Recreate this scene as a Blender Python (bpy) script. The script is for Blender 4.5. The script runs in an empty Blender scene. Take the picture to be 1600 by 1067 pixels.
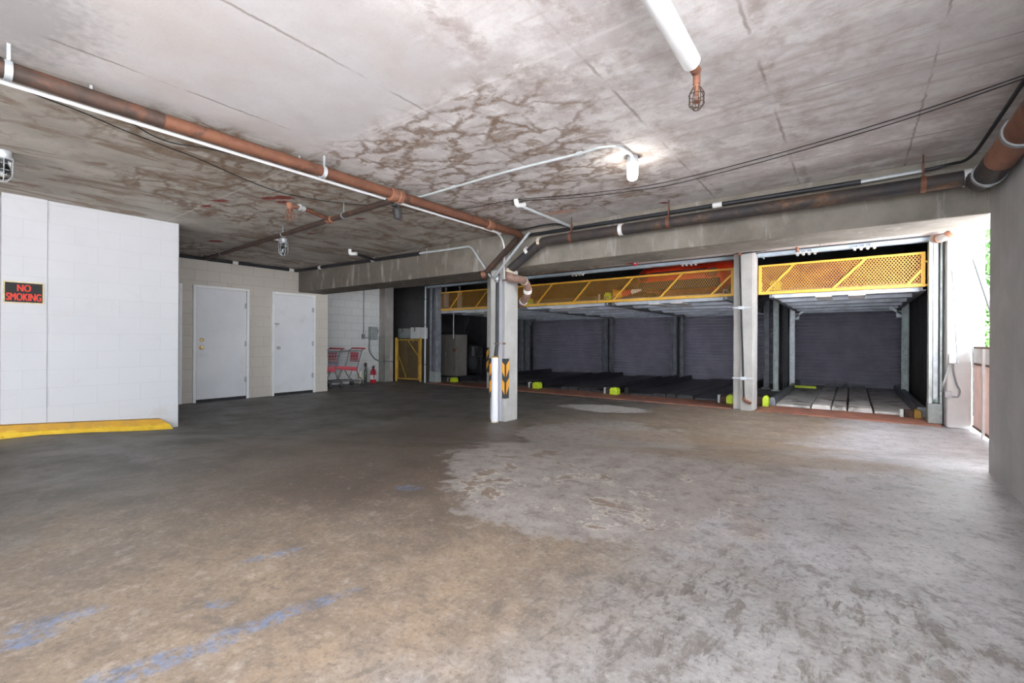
import bpy, math, random
from mathutils import Vector, Matrix
R = math.radians
random.seed(7)
SC = bpy.context.scene
COL = SC.collection

# ------------------------------------------------------------------ camera, sky, light, exposure
YAW, FPX, HCAM = 0.6395, 716.5, 1.15
cam_d = bpy.data.cameras.new('camera')
cam_d.sensor_width = 36.0
cam_d.lens = FPX / 1600 * 36
cam_d.clip_start = 0.05
cam_d.clip_end = 300
cam = bpy.data.objects.new('camera', cam_d)
COL.objects.link(cam)
cam.matrix_world = Matrix.Translation((0, 0, HCAM)) @ Matrix.Rotation(YAW, 4, 'Z') @ Matrix.Rotation(R(90), 4, 'X') @ Matrix.Rotation(0.0052, 4, 'Z')
SC.camera = cam

world = bpy.data.worlds.new('overcast_sky')
SC.world = world
world.use_nodes = True
bgn = world.node_tree.nodes['Background']
bgn.inputs['Color'].default_value = (0.86, 0.93, 1.0, 1)
bgn.inputs['Strength'].default_value = 4.2

sun_d = bpy.data.lights.new('sun', 'SUN')
sun_d.energy = 22.0
sun_d.angle = R(2.0)
sun_d.color = (1.0, 0.98, 0.97)
sun = bpy.data.objects.new('sun', sun_d)
COL.objects.link(sun)
sun.rotation_euler = Vector((0.10, -0.52, 1.0)).to_track_quat('Z', 'Y').to_euler()   # high sun over the side yard, almost along the open side

SC.view_settings.view_transform = 'Standard'
SC.view_settings.look = 'None'
SC.view_settings.exposure = 1.68
SC.view_settings.gamma = 1.0
SC.view_settings.use_curve_mapping = False
SC.cycles.use_denoising = True
SC.cycles.max_bounces = 12
SC.cycles.diffuse_bounces = 9
SC.cycles.glossy_bounces = 4
SC.cycles.sample_clamp_indirect = 6.0
SC.cycles.caustics_reflective = False
SC.cycles.caustics_refractive = False

# ------------------------------------------------------------------ pixel -> point on a known plane of the place
_F = (-math.sin(YAW), math.cos(YAW)); _R = (math.cos(YAW), math.sin(YAW))
def ray(x, y):
    u = (x - 800) / FPX
    v = (533.7 + 0.0052 * (x - 800) - y) / FPX
    return Vector((_F[0] + u * _R[0], _F[1] + u * _R[1], v))
def at(x, y, ax, val):
    d = ray(x, y)
    o = Vector((0, 0, HCAM))
    t = (val - o[ax]) / d[ax]
    return o + d * t
H = 2.684
def ceil(x, y, z=H):
    return at(x, y, 2, z)

# ------------------------------------------------------------------ mesh builder
class MB:
    def __init__(s): s.v = []; s.f = []
    def add(s, vs, fs):
        b = len(s.v); s.v += [Vector(p) for p in vs]; s.f += [[i + b for i in f] for f in fs]; return s
    def box(s, x0, x1, y0, y1, z0, z1):
        return s.add([(x0,y0,z0),(x1,y0,z0),(x1,y1,z0),(x0,y1,z0),(x0,y0,z1),(x1,y0,z1),(x1,y1,z1),(x0,y1,z1)],
                     [(0,3,2,1),(4,5,6,7),(0,1,5,4),(1,2,6,5),(2,3,7,6),(3,0,4,7)])
    def bar(s, p, q, w, h, up=(0,0,1)):
        p = Vector(p); q = Vector(q); d = (q - p).normalized(); up = Vector(up)
        a = d.cross(up)
        if a.length < 1e-5: a = d.cross(Vector((1,0,0)))
        a.normalize(); b = a.cross(d).normalized()
        a = a * w / 2; b = b * h / 2
        return s.add([p-a-b, p+a-b, p+a+b, p-a+b, q-a-b, q+a-b, q+a+b, q-a+b],
                     [(0,1,2,3),(7,6,5,4),(0,4,5,1),(1,5,6,2),(2,6,7,3),(3,7,4,0)])
    def tube(s, pts, r, n=10, cap=True, closed=False):
        pts = [Vector(p) for p in pts]
        m = len(pts)
        rs = r if isinstance(r, (list, tuple)) else [r] * m
        tans = []
        for i in range(m):
            if closed: t = pts[(i+1) % m] - pts[i-1]
            else: t = pts[min(i+1, m-1)] - pts[max(i-1, 0)]
            tans.append(t.normalized() if t.length > 1e-9 else Vector((0,0,1)))
        ref = Vector((0,0,1)) if abs(tans[0].z) < .9 else Vector((1,0,0))
        a = tans[0].cross(ref).normalized()
        vs = []; fs = []
        for i in range(m):
            t = tans[i]
            a = (a - t * a.dot(t)).normalized(); b = t.cross(a)
            for k in range(n):
                th = 2 * math.pi * k / n
                vs.append(pts[i] + (a * math.cos(th) + b * math.sin(th)) * rs[i])
        for i in range(m if closed else m - 1):
            j = (i + 1) % m
            for k in range(n):
                k2 = (k + 1) % n
                fs.append((i*n+k, i*n+k2, j*n+k2, j*n+k))
        if cap and not closed:
            fs.append(tuple(range(n-1, -1, -1))); fs.append(tuple((m-1)*n + k for k in range(n)))
        return s.add(vs, fs)
    def lathe(s, prof, c=(0,0,0), n=20, axis=(0,0,1)):
        ax = Vector(axis).normalized(); c = Vector(c)
        ref = Vector((1,0,0)) if abs(ax.x) < .9 else Vector((0,1,0))
        a = ax.cross(ref).normalized(); b = ax.cross(a)
        vs = []; fs = []; m = len(prof)
        for r, h in prof:
            for k in range(n):
                th = 2 * math.pi * k / n
                vs.append(c + ax * h + (a * math.cos(th) + b * math.sin(th)) * max(r, 1e-4))
        for i in range(m - 1):
            for k in range(n):
                k2 = (k + 1) % n
                fs.append((i*n+k, i*n+k2, (i+1)*n+k2, (i+1)*n+k))
        fs.append(tuple(range(n-1, -1, -1))); fs.append(tuple((m-1)*n + k for k in range(n)))
        return s.add(vs, fs)
    def prism(s, poly, axis, a0, a1):
        # poly: 2D points; axis 0: (y,z), 1: (x,z), 2: (x,y)
        def P(p, a): return {0:(a,p[0],p[1]), 1:(p[0],a,p[1]), 2:(p[0],p[1],a)}[axis]
        n = len(poly)
        return s.add([P(p, a0) for p in poly] + [P(p, a1) for p in poly],
                     [tuple(range(n-1,-1,-1)), tuple(range(n, 2*n))] + [(i, (i+1)%n, n+(i+1)%n, n+i) for i in range(n)])
    def xf(s, M, start=0):
        for i in range(start, len(s.v)): s.v[i] = M @ s.v[i]
        return s
    def build(s, name, mat, parent=None, local=False, bevel=0, angle=35):
        me = bpy.data.meshes.new(name)
        o = bpy.data.objects.new(name, me)
        COL.objects.link(o)
        if parent is not None:
            off = Vector((0,0,0))
            if not local:
                q = parent
                while q is not None: off += q.location; q = q.parent
            o.parent = parent
        elif local: off = Vector((0,0,0))
        else:
            xs = [p.x for p in s.v]; ys = [p.y for p in s.v]; zs = [p.z for p in s.v]
            off = Vector(((min(xs)+max(xs))/2, (min(ys)+max(ys))/2, min(zs)))
            o.location = off
        me.from_pydata([p - off for p in s.v], [], s.f)
        me.update()
        import bmesh
        bm = bmesh.new(); bm.from_mesh(me); bmesh.ops.recalc_face_normals(bm, faces=bm.faces); bm.to_mesh(me); bm.free()
        me.shade_smooth(); me.set_sharp_from_angle(angle=R(angle))
        if mat: me.materials.append(mat)
        if bevel:
            b = o.modifiers.new('bevel', 'BEVEL'); b.width = bevel; b.segments = 2; b.limit_method = 'ANGLE'; b.angle_limit = R(40)
        return o

def fillet(pts, rad, n=6):
    pts = [Vector(p) for p in pts]; out = [pts[0]]
    for i in range(1, len(pts) - 1):
        a, b, c = pts[i-1], pts[i], pts[i+1]
        r = min(rad, (a-b).length * .45, (c-b).length * .45)
        p = b + (a-b).normalized() * r; q = b + (c-b).normalized() * r
        for k in range(n + 1):
            t = k / n; out.append(p * (1-t)**2 + b * 2*t*(1-t) + q * t*t)
    out.append(pts[-1]); return out
def spline(pts, n=6):
    P = [Vector(p) for p in pts]; P = [P[0]*2 - P[1]] + P + [P[-1]*2 - P[-2]]; out = []
    for i in range(1, len(P) - 2):
        for k in range(n):
            t = k / n; a, b, c, d = P[i-1], P[i], P[i+1], P[i+2]
            out.append(.5 * ((2*b) + (c-a)*t + (2*a-5*b+4*c-d)*t*t + (3*b-a-3*c+d)*t**3))
    out.append(P[-2]); return out

def tag(o, label=None, cat=None, group=None, kind=None):
    if label: o['label'] = label
    if cat: o['category'] = cat
    if group: o['group'] = group
    if kind: o['kind'] = kind
    return o
def thing(name, label, cat, loc=(0,0,0), rotz=0, group=None, kind=None):
    o = bpy.data.objects.new(name, None); COL.objects.link(o); o.empty_display_size = .1
    o.location = loc; o.rotation_euler = (0, 0, rotz)
    return tag(o, label, cat, group, kind)
def dup(root, loc=None, rotz=None, label=None):
    def cp(o, par):
        c = o.copy(); COL.objects.link(c)
        if par is not None: c.parent = par
        for ch in list(o.children): cp(ch, c)
        return c
    kids = list(root.children)
    r = root.copy(); COL.objects.link(r)
    for ch in kids: cp(ch, r)
    if loc is not None: r.location = loc
    if rotz is not None: r.rotation_euler = (0, 0, rotz)
    if label: r['label'] = label
    return r
def struct(name, mb, m, label=None, cat=None, **k):
    return tag(mb.build(name, m, **k), label, cat, kind='structure')

# ------------------------------------------------------------------ materials
class NT:
    def __init__(s, name):
        s.m = bpy.data.materials.new(name); s.m.use_nodes = True; s.t = s.m.node_tree; s.t.nodes.clear()
        s.out = s.n('ShaderNodeOutputMaterial'); s.b = s.n('ShaderNodeBsdfPrincipled')
        s.l(s.b.outputs[0], s.out.inputs[0]); s._pos = None
    def n(s, ty): return s.t.nodes.new(ty)
    def l(s, a, b): s.t.links.new(a, b)
    def put(s, sock, v):
        if isinstance(v, bpy.types.NodeSocket): s.l(v, sock)
        elif isinstance(v, (tuple, list)) and len(v) == 3 and sock.type == 'RGBA': sock.default_value = (*v, 1)
        else: sock.default_value = v
    def math(s, op, a, b=0.0, c=0.0):
        n = s.n('ShaderNodeMath'); n.operation = op
        s.put(n.inputs[0], a); s.put(n.inputs[1], b)
        if op in ('MULTIPLY_ADD', 'SMOOTH_MIN', 'SMOOTH_MAX', 'COMPARE'): s.put(n.inputs[2], c)
        return n.outputs[0]
    def pos(s):
        if s._pos is None: s._pos = s.n('ShaderNodeNewGeometry').outputs['Position']
        return s._pos
    def xyz(s):
        n = s.n('ShaderNodeSeparateXYZ'); s.l(s.pos(), n.inputs[0]); return n.outputs
    def scaled(s, sc, rot=(0,0,0), loc=(0,0,0)):
        n = s.n('ShaderNodeMapping'); s.l(s.pos(), n.inputs[0])
        n.inputs['Scale'].default_value = sc; n.inputs['Rotation'].default_value = rot; n.inputs['Location'].default_value = loc
        return n.outputs[0]
    def noise(s, scale, detail=5, rough=.55, dist=0.0, vec=None):
        n = s.n('ShaderNodeTexNoise'); s.l(vec if vec is not None else s.pos(), n.inputs['Vector'])
        n.inputs['Scale'].default_value = scale; n.inputs['Detail'].default_value = detail
        n.inputs['Roughness'].default_value = rough; n.inputs['Distortion'].default_value = dist
        return n.outputs[0]
    def voro(s, scale, feature='F1', vec=None, rnd=1.0):
        n = s.n('ShaderNodeTexVoronoi'); n.feature = feature; s.l(vec if vec is not None else s.pos(), n.inputs['Vector'])
        n.inputs['Scale'].default_value = scale; n.inputs['Randomness'].default_value = rnd
        return n.outputs['Distance']
    def ss(s, x, a, b):            # smoothstep a..b -> 0..1
        n = s.n('ShaderNodeMapRange'); n.interpolation_type = 'SMOOTHSTEP'
        s.put(n.inputs[0], x)
        lo, hi = (a, b) if a < b else (b, a)
        n.inputs[1].default_value = lo; n.inputs[2].default_value = hi
        n.inputs[3].default_value = 0.0 if a < b else 1.0; n.inputs[4].default_value = 1.0 if a < b else 0.0
        return n.outputs[0]
    def mix(s, f, a, b):
        n = s.n('ShaderNodeMix'); n.data_type = 'RGBA'
        s.put(n.inputs[0], f); s.put(n.inputs[6], a); s.put(n.inputs[7], b); return n.outputs[2]
    def bump(s, h, strength=.3, dist=.01):
        n = s.n('ShaderNodeBump'); n.inputs['Strength'].default_value = strength; n.inputs['Distance'].default_value = dist
        s.l(h, n.inputs['Height']); s.l(n.outputs[0], s.b.inputs['Normal'])
    def fin(s, color=None, rough=None, metal=None, spec=None):
        if color is not None: s.put(s.b.inputs['Base Color'], color)
        if rough is not None: s.put(s.b.inputs['Roughness'], rough)
        if metal is not None: s.put(s.b.inputs['Metallic'], metal)
        if spec is not None: s.put(s.b.inputs['Specular IOR Level'], spec)
        return s.m
    # masks on the horizontal plane
    def ell(s, cx, cy, rx, ry, rot=0.0, warp=None, soft=.25):
        X = s.xyz()
        dx = s.math('SUBTRACT', X[0], cx); dy = s.math('SUBTRACT', X[1], cy)
        c, sn = math.cos(rot), math.sin(rot)
        a = s.math('ADD', s.math('MULTIPLY', dx, c/rx), s.math('MULTIPLY', dy, sn/rx))
        b = s.math('ADD', s.math('MULTIPLY', dx, -sn/ry), s.math('MULTIPLY', dy, c/ry))
        d = s.math('SQRT', s.math('ADD', s.math('MULTIPLY', a, a), s.math('MULTIPLY', b, b)))
        if warp is not None: d = s.math('ADD', d, warp)
        return s.ss(d, 1 + soft, 1 - soft)
    def vmax(s, *a):
        r = a[0]
        for q in a[1:]: r = s.math('MAXIMUM', r, q)
        return r

def mat(name, col, rough=.6, metal=0.0, var=.12, scale=6.0, bump=0.0, bscale=60, spec=None, dirt=None, dscale=4.0, damt=(.5,.65)):
    s = NT(name)
    n = s.noise(scale, 6, .6)
    a = tuple(c * (1 - var) for c in col); b = tuple(min(1, c * (1 + var)) for c in col)
    c = s.mix(s.ss(n, .3, .7), a, b)
    if dirt is not None:
        c = s.mix(s.ss(s.noise(dscale, 9, .65, .4), *damt), c, dirt)
    if bump: s.bump(s.noise(bscale, 4, .6), bump, .004)
    return s.fin(c, rough, metal, spec)

def block_mat(name, col, mortar, axis, dirt=None, strength=.35, var=.05):
    s = NT(name); X = s.xyz()
    cb = s.n('ShaderNodeCombineXYZ')
    s.l(X[0] if axis == 1 else X[1], cb.inputs[0]); s.l(X[2], cb.inputs[1])
    br = s.n('ShaderNodeTexBrick'); s.l(cb.outputs[0], br.inputs['Vector'])
    br.inputs['Scale'].default_value = 1.0; br.inputs['Brick Width'].default_value = .406; br.inputs['Row Height'].default_value = .203
    br.inputs['Mortar Size'].default_value = .005; br.inputs['Mortar Smooth'].default_value = .6; br.inputs['Bias'].default_value = 0
    br.inputs['Color1'].default_value = (*col, 1); br.inputs['Color2'].default_value = (*[c*(1-var) for c in col], 1)
    br.inputs['Mortar'].default_value = (*mortar, 1)
    c = br.outputs['Color']
    c = s.mix(s.math('MULTIPLY', s.ss(s.noise(1.3, 7, .6), .45, .75), .35), c, tuple(x*.82 for x in col))
    if dirt is not None: c = s.mix(s.math('MULTIPLY', s.ss(s.noise(2.2, 9, .7, .5), .55, .72), .7), c, dirt)
    h = s.math('ADD', s.math('MULTIPLY', br.outputs['Fac'], -1.0), s.math('MULTIPLY', s.noise(70, 4), .25))
    s.bump(h, strength, .006)
    return s.fin(c, .75)

def ceiling_mat():
    s = NT('ceiling_concrete'); X = s.xyz()
    warp = s.math('MULTIPLY', s.math('SUBTRACT', s.noise(3.0, 6, .65), .5), .9)
    # calm repaired bay and the stained field beyond it
    calm = s.math('MULTIPLY', s.ss(s.math('ADD', X[0], s.math('MULTIPLY', warp, .3)), -1.55, -1.95), s.ss(s.math('ADD', X[1], s.math('MULTIPLY', warp, .35)), 2.2, 1.85))
    calm = s.math('MULTIPLY', calm, s.ss(X[0], -3.75, -3.45))
    left = s.ss(X[0], -3.2, -4.2)
    right = s.ss(X[0], -1.9, -.9)
    base = s.mix(s.ss(s.noise(.9, 5, .6, .3), .32, .68), (.65,.605,.60), (.50,.455,.445))
    base = s.mix(s.ss(s.noise(5, 8, .72), .40, .66), base, (.72,.69,.675))
    base = s.mix(s.math('MULTIPLY', s.ss(s.noise(3.3, 9, .74, .3), .54, .66), .45), base, (.40,.335,.30))
    base = s.mix(left, base, s.mix(s.ss(s.noise(1.4, 6, .6), .35, .65), (.56,.52,.465), (.40,.36,.315)))
    # streaks along the form boards
    st = s.noise(1.0, 9, .68, .5, s.scaled((.9, 7.5, 1)))
    base = s.mix(s.math('MULTIPLY', s.ss(st, .50, .70), s.math('MULTIPLY_ADD', right, .55, .15)), base, (.42,.335,.295))
    st2 = s.noise(1.0, 8, .66, .4, s.scaled((1.6, 9, 1), loc=(7, 3, 0)))
    base = s.mix(s.math('MULTIPLY', s.ss(st2, .55, .72), s.math('MULTIPLY_ADD', right, .4, .08)), base, (.74,.71,.70))
    stl = s.noise(1.0, 9, .7, .8, s.scaled((3.6, 1.0, 1), loc=(2, 9, 0)))
    base = s.mix(s.math('MULTIPLY', s.ss(stl, .50, .60), s.math('MULTIPLY', left, .75)), base, (.24,.165,.11))
    # brown map-like veins and blotches of old damp
    vv = s.n('ShaderNodeVectorMath'); vv.operation = 'ADD'
    nn = s.n('ShaderNodeTexNoise'); s.l(s.pos(), nn.inputs['Vector']); nn.inputs['Scale'].default_value = 4.2; nn.inputs['Detail'].default_value = 7
    vs = s.n('ShaderNodeVectorMath'); vs.operation = 'SCALE'; s.l(nn.outputs['Color'], vs.inputs[0]); vs.inputs['Scale'].default_value = .55
    s.l(s.scaled((1.25, 1.9, 0)), vv.inputs[0]); s.l(vs.outputs[0], vv.inputs[1])
    edge = s.voro(2.1, 'DISTANCE_TO_EDGE', vv.outputs[0])
    field = s.ss(s.math('ADD', s.noise(.55, 4, .5), s.math('ADD', s.math('MULTIPLY', s.ell(-2.9, 3.3, 1.9, 1.5, .1, warp, .5), .24), s.math('MULTIPLY', left, .10))), .50, .64)
    field = s.math('MULTIPLY', field, s.math('SUBTRACT', 1, s.math('MULTIPLY', right, .75)))
    vein = s.math('MULTIPLY', s.math('MULTIPLY', s.ss(s.noise(3.1, 8, .7), .36, .52), 1.0), s.ss(s.math('ADD', edge, s.math('MULTIPLY', s.math('SUBTRACT', s.noise(11, 8, .75), .5), .40)), .13, .0)); vein = s.math('MULTIPLY', vein, field)
    blot = s.math('MULTIPLY', s.ss(s.noise(3.4, 10, .74, .5, s.scaled((.8, 1.35, 1), loc=(3, 1, 0))), .50, .60), field)
    nocalm = s.math('SUBTRACT', 1, calm)
    base = s.mix(s.math('MULTIPLY', s.math('MULTIPLY', blot, .78), nocalm), base, (.265,.185,.13))
    base = s.mix(s.math('MULTIPLY', s.math('MULTIPLY', vein, .78), nocalm), base, (.19,.115,.07))
    base = s.mix(s.math('MULTIPLY', calm, .8), base, s.mix(s.ss(s.noise(1.6, 6), .3, .7), (.55,.53,.535), (.49,.445,.42)))
    # form-board joints
    jw = s.math('MULTIPLY', s.math('SUBTRACT', s.noise(14, 4), .5), .03)
    js = []
    for x0, w in ((-.42, .007), (-1.18, .008), (-2.29, .007), (-3.3, .007), (.35, .005)):
        js.append(s.ss(s.math('ABSOLUTE', s.math('ADD', s.math('SUBTRACT', X[0], x0), jw)), w * 2, w * .3))
    for y0, w in ((3.3, .004), (4.52, .006)):
        js.append(s.ss(s.math('ABSOLUTE', s.math('ADD', s.math('SUBTRACT', X[1], y0), jw)), w * 2, w * .3))
    j = s.math('MULTIPLY', s.vmax(*js), s.ss(s.noise(2.5, 5), .40, .56))
    base = s.mix(s.math('MULTIPLY', j, .6), base, (.20,.15,.115))
    pale = s.ss(s.math('ABSOLUTE', s.math('ADD', s.math('SUBTRACT', X[1], 2.09), jw)), .02, .005)
    base = s.mix(s.math('MULTIPLY', pale, .35), base, (.75,.72,.7))
    # dark band of damp beside two joints
    for x0, w in ((-1.10, .07), (-1.56, .12), (-.36, .05)):
        bd = s.ss(s.math('ABSOLUTE', s.math('ADD', s.math('SUBTRACT', X[0], x0), s.math('MULTIPLY', warp, .25))), w, w * .3)
        base = s.mix(s.math('MULTIPLY', bd, s.math('MULTIPLY', s.ss(s.noise(4, 7, .7), .46, .62), .55)), base, (.27,.20,.16))
    # splashes of red paint
    rs = []
    w2 = s.math('MULTIPLY', s.math('SUBTRACT', s.noise(22, 4), .5), 1.6)
    for px, py, r in ((342,314,.09),(321,322,.08),(420,310,.09),(441,309,.11),(441,316,.08),(562,342,.07),(484,365,.05),(335,377,.13),(1036,317,.05)):
        p = ceil(px, py); rs.append(s.ell(p.x, p.y, r, r*.55, .5, w2, .3))
    base = s.mix(s.math('MULTIPLY', s.vmax(*rs), .9), base, (.23,.018,.012))
    p = ceil(872, 332); base = s.mix(s.math('MULTIPLY', s.ell(p.x, p.y, .22, .07, .1, w2, .4), .7), base, (.62,.36,.27))
    p = ceil(30, 30); base = s.mix(s.math('MULTIPLY', s.ell(p.x, p.y, .45, .25, 0, w2, .6), .45), base, (.12,.11,.10))
    fine = s.noise(60, 6, .72)
    base = s.mix(s.math('MULTIPLY', s.ss(fine, .54, .74), .35), base, (.27,.235,.21))
    s.bump(s.math('ADD', s.math('MULTIPLY', fine, .5), s.math('ADD', s.math('MULTIPLY', j, -.8), s.noise(12, 6))), .22, .006)
    return s.fin(base, .85, 0, .3)

def floor_mat():
    s = NT('floor_concrete'); X = s.xyz()
    lf = s.math('SUBTRACT', s.noise(1.1, 7, .62, .6), .5)
    mf = s.math('SUBTRACT', s.noise(4.0, 8, .68, .3), .5)
    warp = s.math('ADD', s.math('MULTIPLY', lf, 1.2), s.math('MULTIPLY', mf, .9))
    # pale grey worn screed
    pale = s.mix(s.ss(s.noise(6, 8, .7), .3, .7), (.27,.24,.22), (.38,.345,.32))
    grey = s.mix(s.ss(s.noise(3.2, 8, .68), .32, .68), (.48,.475,.495), (.33,.325,.335))  # grey made paler and bluer to carry the daylight sheen
    tan = s.mix(s.ss(s.noise(2.5, 8, .66), .32, .68), (.265,.205,.15), (.18,.143,.112))
    tan = s.mix(s.ss(s.noise(7, 9, .72, .4), .52, .68), tan, (.36,.30,.245))
    tan = s.mix(s.math('MULTIPLY', s.ss(s.noise(1.7, 9, .7), .54, .66), .6), tan, (.19,.145,.11))
    brown = s.mix(s.ss(s.noise(3.0, 7, .66), .3, .7), (.125,.09,.066), (.08,.06,.046))
    dark = s.mix(s.ss(s.noise(2.2, 8, .7, .5), .36, .64), (.085,.08,.074), (.165,.158,.147))
    warmz = s.ell(-1.25, 1.15, .9, .8, .3, warp, .6)
    tan = s.mix(s.math('MULTIPLY', warmz, .4), tan, s.mix(s.ss(s.noise(5, 9, .72), .38, .62), (.42,.305,.205), (.29,.215,.155)))
    c = tan
    # grey side, daylight sheen painted into its paler colour
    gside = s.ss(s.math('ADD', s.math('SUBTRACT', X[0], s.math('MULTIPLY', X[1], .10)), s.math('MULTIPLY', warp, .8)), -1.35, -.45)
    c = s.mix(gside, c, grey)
    # damp brown field, soft towards the left
    wet = s.vmax(s.ell(-3.3, 2.7, 1.5, 1.5, .6, warp, .45), s.ell(-3.4, 4.3, 1.6, 1.1, .4, warp, .3))
    c = s.mix(s.math('MULTIPLY', wet, .85), c, brown)
    # pale patch of worn topping in the middle with ragged edge
    pm = s.vmax(s.ell(-1.75, 3.55, 1.2, 1.45, .5, warp, .06), s.ell(-2.3, 5.0, 1.0, 1.3, .4, warp, .06), s.ell(-1.3, 2.65, .75, .6, .5, warp, .05))
    c = s.mix(pm, c, pale)
    spots = s.math('MULTIPLY', s.math('MULTIPLY', s.ss(s.noise(2.7, 9, .68, .5), .575, .60), pm), s.ss(X[1], 4.6, 3.9))
    c = s.mix(s.math('MULTIPLY', spots, .8), c, (.215,.155,.105))
    ochre = s.vmax(s.ell(-1.4, 5.6, 1.5, .38, .15, warp, .3), s.ell(-.75, 4.6, 1.3, .28, .25, warp, .35))
    c = s.mix(s.math('MULTIPLY', ochre, .6), c, (.27,.20,.135))
    # dark left side and inside the lift hall
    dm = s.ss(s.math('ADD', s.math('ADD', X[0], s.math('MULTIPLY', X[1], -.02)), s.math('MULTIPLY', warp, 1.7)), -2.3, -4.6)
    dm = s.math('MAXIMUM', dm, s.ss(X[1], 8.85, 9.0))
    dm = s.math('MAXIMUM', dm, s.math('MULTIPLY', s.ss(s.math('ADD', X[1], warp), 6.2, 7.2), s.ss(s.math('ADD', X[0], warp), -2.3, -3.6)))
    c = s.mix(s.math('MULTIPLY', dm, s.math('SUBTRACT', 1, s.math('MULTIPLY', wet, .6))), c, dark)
    c = s.mix(s.math('MULTIPLY', s.vmax(s.ell(-3.5, 7.35, .75, .42, .1, warp, .1)), .95), c, (.50,.485,.475))  # wet patch, its whitish reflection painted in as a pale tone
    # rims of efflorescence
    ring = s.math('MULTIPLY', s.ss(s.math('ABSOLUTE', s.math('SUBTRACT', s.noise(2.7, 9, .68, .5), .57)), .022, .004), s.ell(-1.35, 2.85, 1.0, .75, .4, warp, .4))
    c = s.mix(s.math('MULTIPLY', ring, .8), c, (.58,.53,.48))
    # blue paint of a worn bay marking
    bw = s.math('MULTIPLY', s.math('SUBTRACT', s.noise(9, 5), .5), 1.3)
    bl = []
    for px, py, rx, ry, ro in ((480,952,.2,.034,1.3),(385,988,.13,.04,1.3),(80,975,.13,.05,1.3),(345,1010,.09,.04,1.3),(215,1052,.18,.05,1.3),(40,1005,.09,.05,1.3),(430,870,.12,.03,1.3),(345,948,.05,.03,.6),(640,765,.1,.05,.4)):
        p = at(px, py, 2, .12); bl.append(s.ell(p.x, p.y, rx, ry, ro, bw, .35))
    b = s.math('MULTIPLY', s.vmax(*bl), s.ss(s.noise(34, 6, .75), .40, .60))
    c = s.mix(s.math('MULTIPLY', b, .62), c, (.13,.23,.42))
    # cracks and pitting
    edge = s.voro(.55, 'DISTANCE_TO_EDGE', s.scaled((1, 1, 0), loc=(.7, .2, 0)))
    cr = s.math('MULTIPLY', s.ss(s.math('ADD', edge, s.math('MULTIPLY', mf, .06)), .006, .001), s.ss(s.noise(1.5, 3), .5, .6))
    c = s.mix(s.math('MULTIPLY', cr, .25), c, (.10,.08,.07))
    rough_zone = s.ell(-.1, 1.7, .85, .8, -.3, warp, .45)
    pit = s.ss(s.noise(1, 9, .72, .3, s.scaled((17, 7, 1), rot=(0, 0, .7))), .50, .60)
    c = s.mix(s.math('MULTIPLY', s.math('MULTIPLY', pit, rough_zone), .85), c, (.105,.09,.08))
    pal2 = s.ss(s.noise(1, 9, .72, .3, s.scaled((15, 6, 1), rot=(0, 0, .7), loc=(5,5,0))), .54, .64)
    c = s.mix(s.math('MULTIPLY', s.math('MULTIPLY', pal2, rough_zone), .25), c, (.50,.48,.47))
    c = s.mix(s.math('MULTIPLY', rough_zone, .45), c, (.185,.165,.15))  # pitted zone also darkened to tone down the daylight on it
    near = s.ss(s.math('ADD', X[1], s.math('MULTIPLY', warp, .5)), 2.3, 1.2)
    c = s.mix(s.math('MULTIPLY', near, s.math('MULTIPLY', gside, .45)), c, (.20,.175,.155))  # near grey side darkened in colour to offset the strong daylight
    sp = s.noise(48, 7, .78)
    c = s.mix(s.math('MULTIPLY', s.ss(sp, .51, .66), .65), c, (.105,.09,.08))
    c = s.mix(s.math('MULTIPLY', s.ss(sp, .47, .30), s.math('MULTIPLY_ADD', dm, -.28, .42)), c, (.54,.49,.45))
    md = s.noise(11, 9, .75, .4)
    c = s.mix(s.math('MULTIPLY', s.ss(md, .51, .64), .6), c, (.13,.11,.095))
    c = s.mix(s.math('MULTIPLY', s.ss(md, .46, .30), s.math('MULTIPLY_ADD', dm, -.2, .33)), c, (.50,.46,.425))
    s.bump(s.math('ADD', s.math('ADD', s.math('MULTIPLY', sp, .5), s.math('MULTIPLY', pm, .5)), s.math('ADD', s.math('MULTIPLY', s.math('MULTIPLY', pit, rough_zone), -1.3), s.noise(18, 7))), .35, .008)
    ro = s.math('MULTIPLY_ADD', s.noise(2.0, 6, .6), .5, .28)
    ro = s.math('SUBTRACT', ro, s.math('MULTIPLY', gside, .10))
    return s.fin(c, ro, 0, .45)

def concrete_mat(name, col, dark, streak, white=.4):
    s = NT(name)
    c = s.mix(s.ss(s.noise(1.5, 8, .66), .33, .68), col, dark)
    if name == 'beam_concrete':      # the left half is far dirtier
        X = s.xyz(); c = s.mix(s.math('MULTIPLY', s.ss(s.math('ADD', X[0], s.math('MULTIPLY', s.noise(2.2, 7, .7), 3.0)), -2.2, -4.0), .65), c, (.105,.088,.07))
    c = s.mix(s.math('MULTIPLY', s.ss(s.noise(1, 8, .66, .3, s.scaled((7, 7, 1.2))), .54, .68), white), c, streak)
    f = s.noise(90, 5, .65)
    c = s.mix(s.math('MULTIPLY', s.ss(f, .56, .78), .3), c, tuple(x*.55 for x in dark))
    s.bump(s.math('ADD', f, s.noise(14, 5)), .25, .005)
    return s.fin(c, .85, 0, .3)

def rust_mat(name, a, b, d, metal=.2, sc=9):
    s = NT(name)
    c = s.mix(s.ss(s.noise(sc, 7, .68), .36, .62), a, b)
    c = s.mix(s.ss(s.noise(sc * .6, 8, .7, .5), .52, .68), c, d)
    s.bump(s.noise(sc * 8, 4), .25, .003)
    return s.fin(c, .68, metal)

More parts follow.
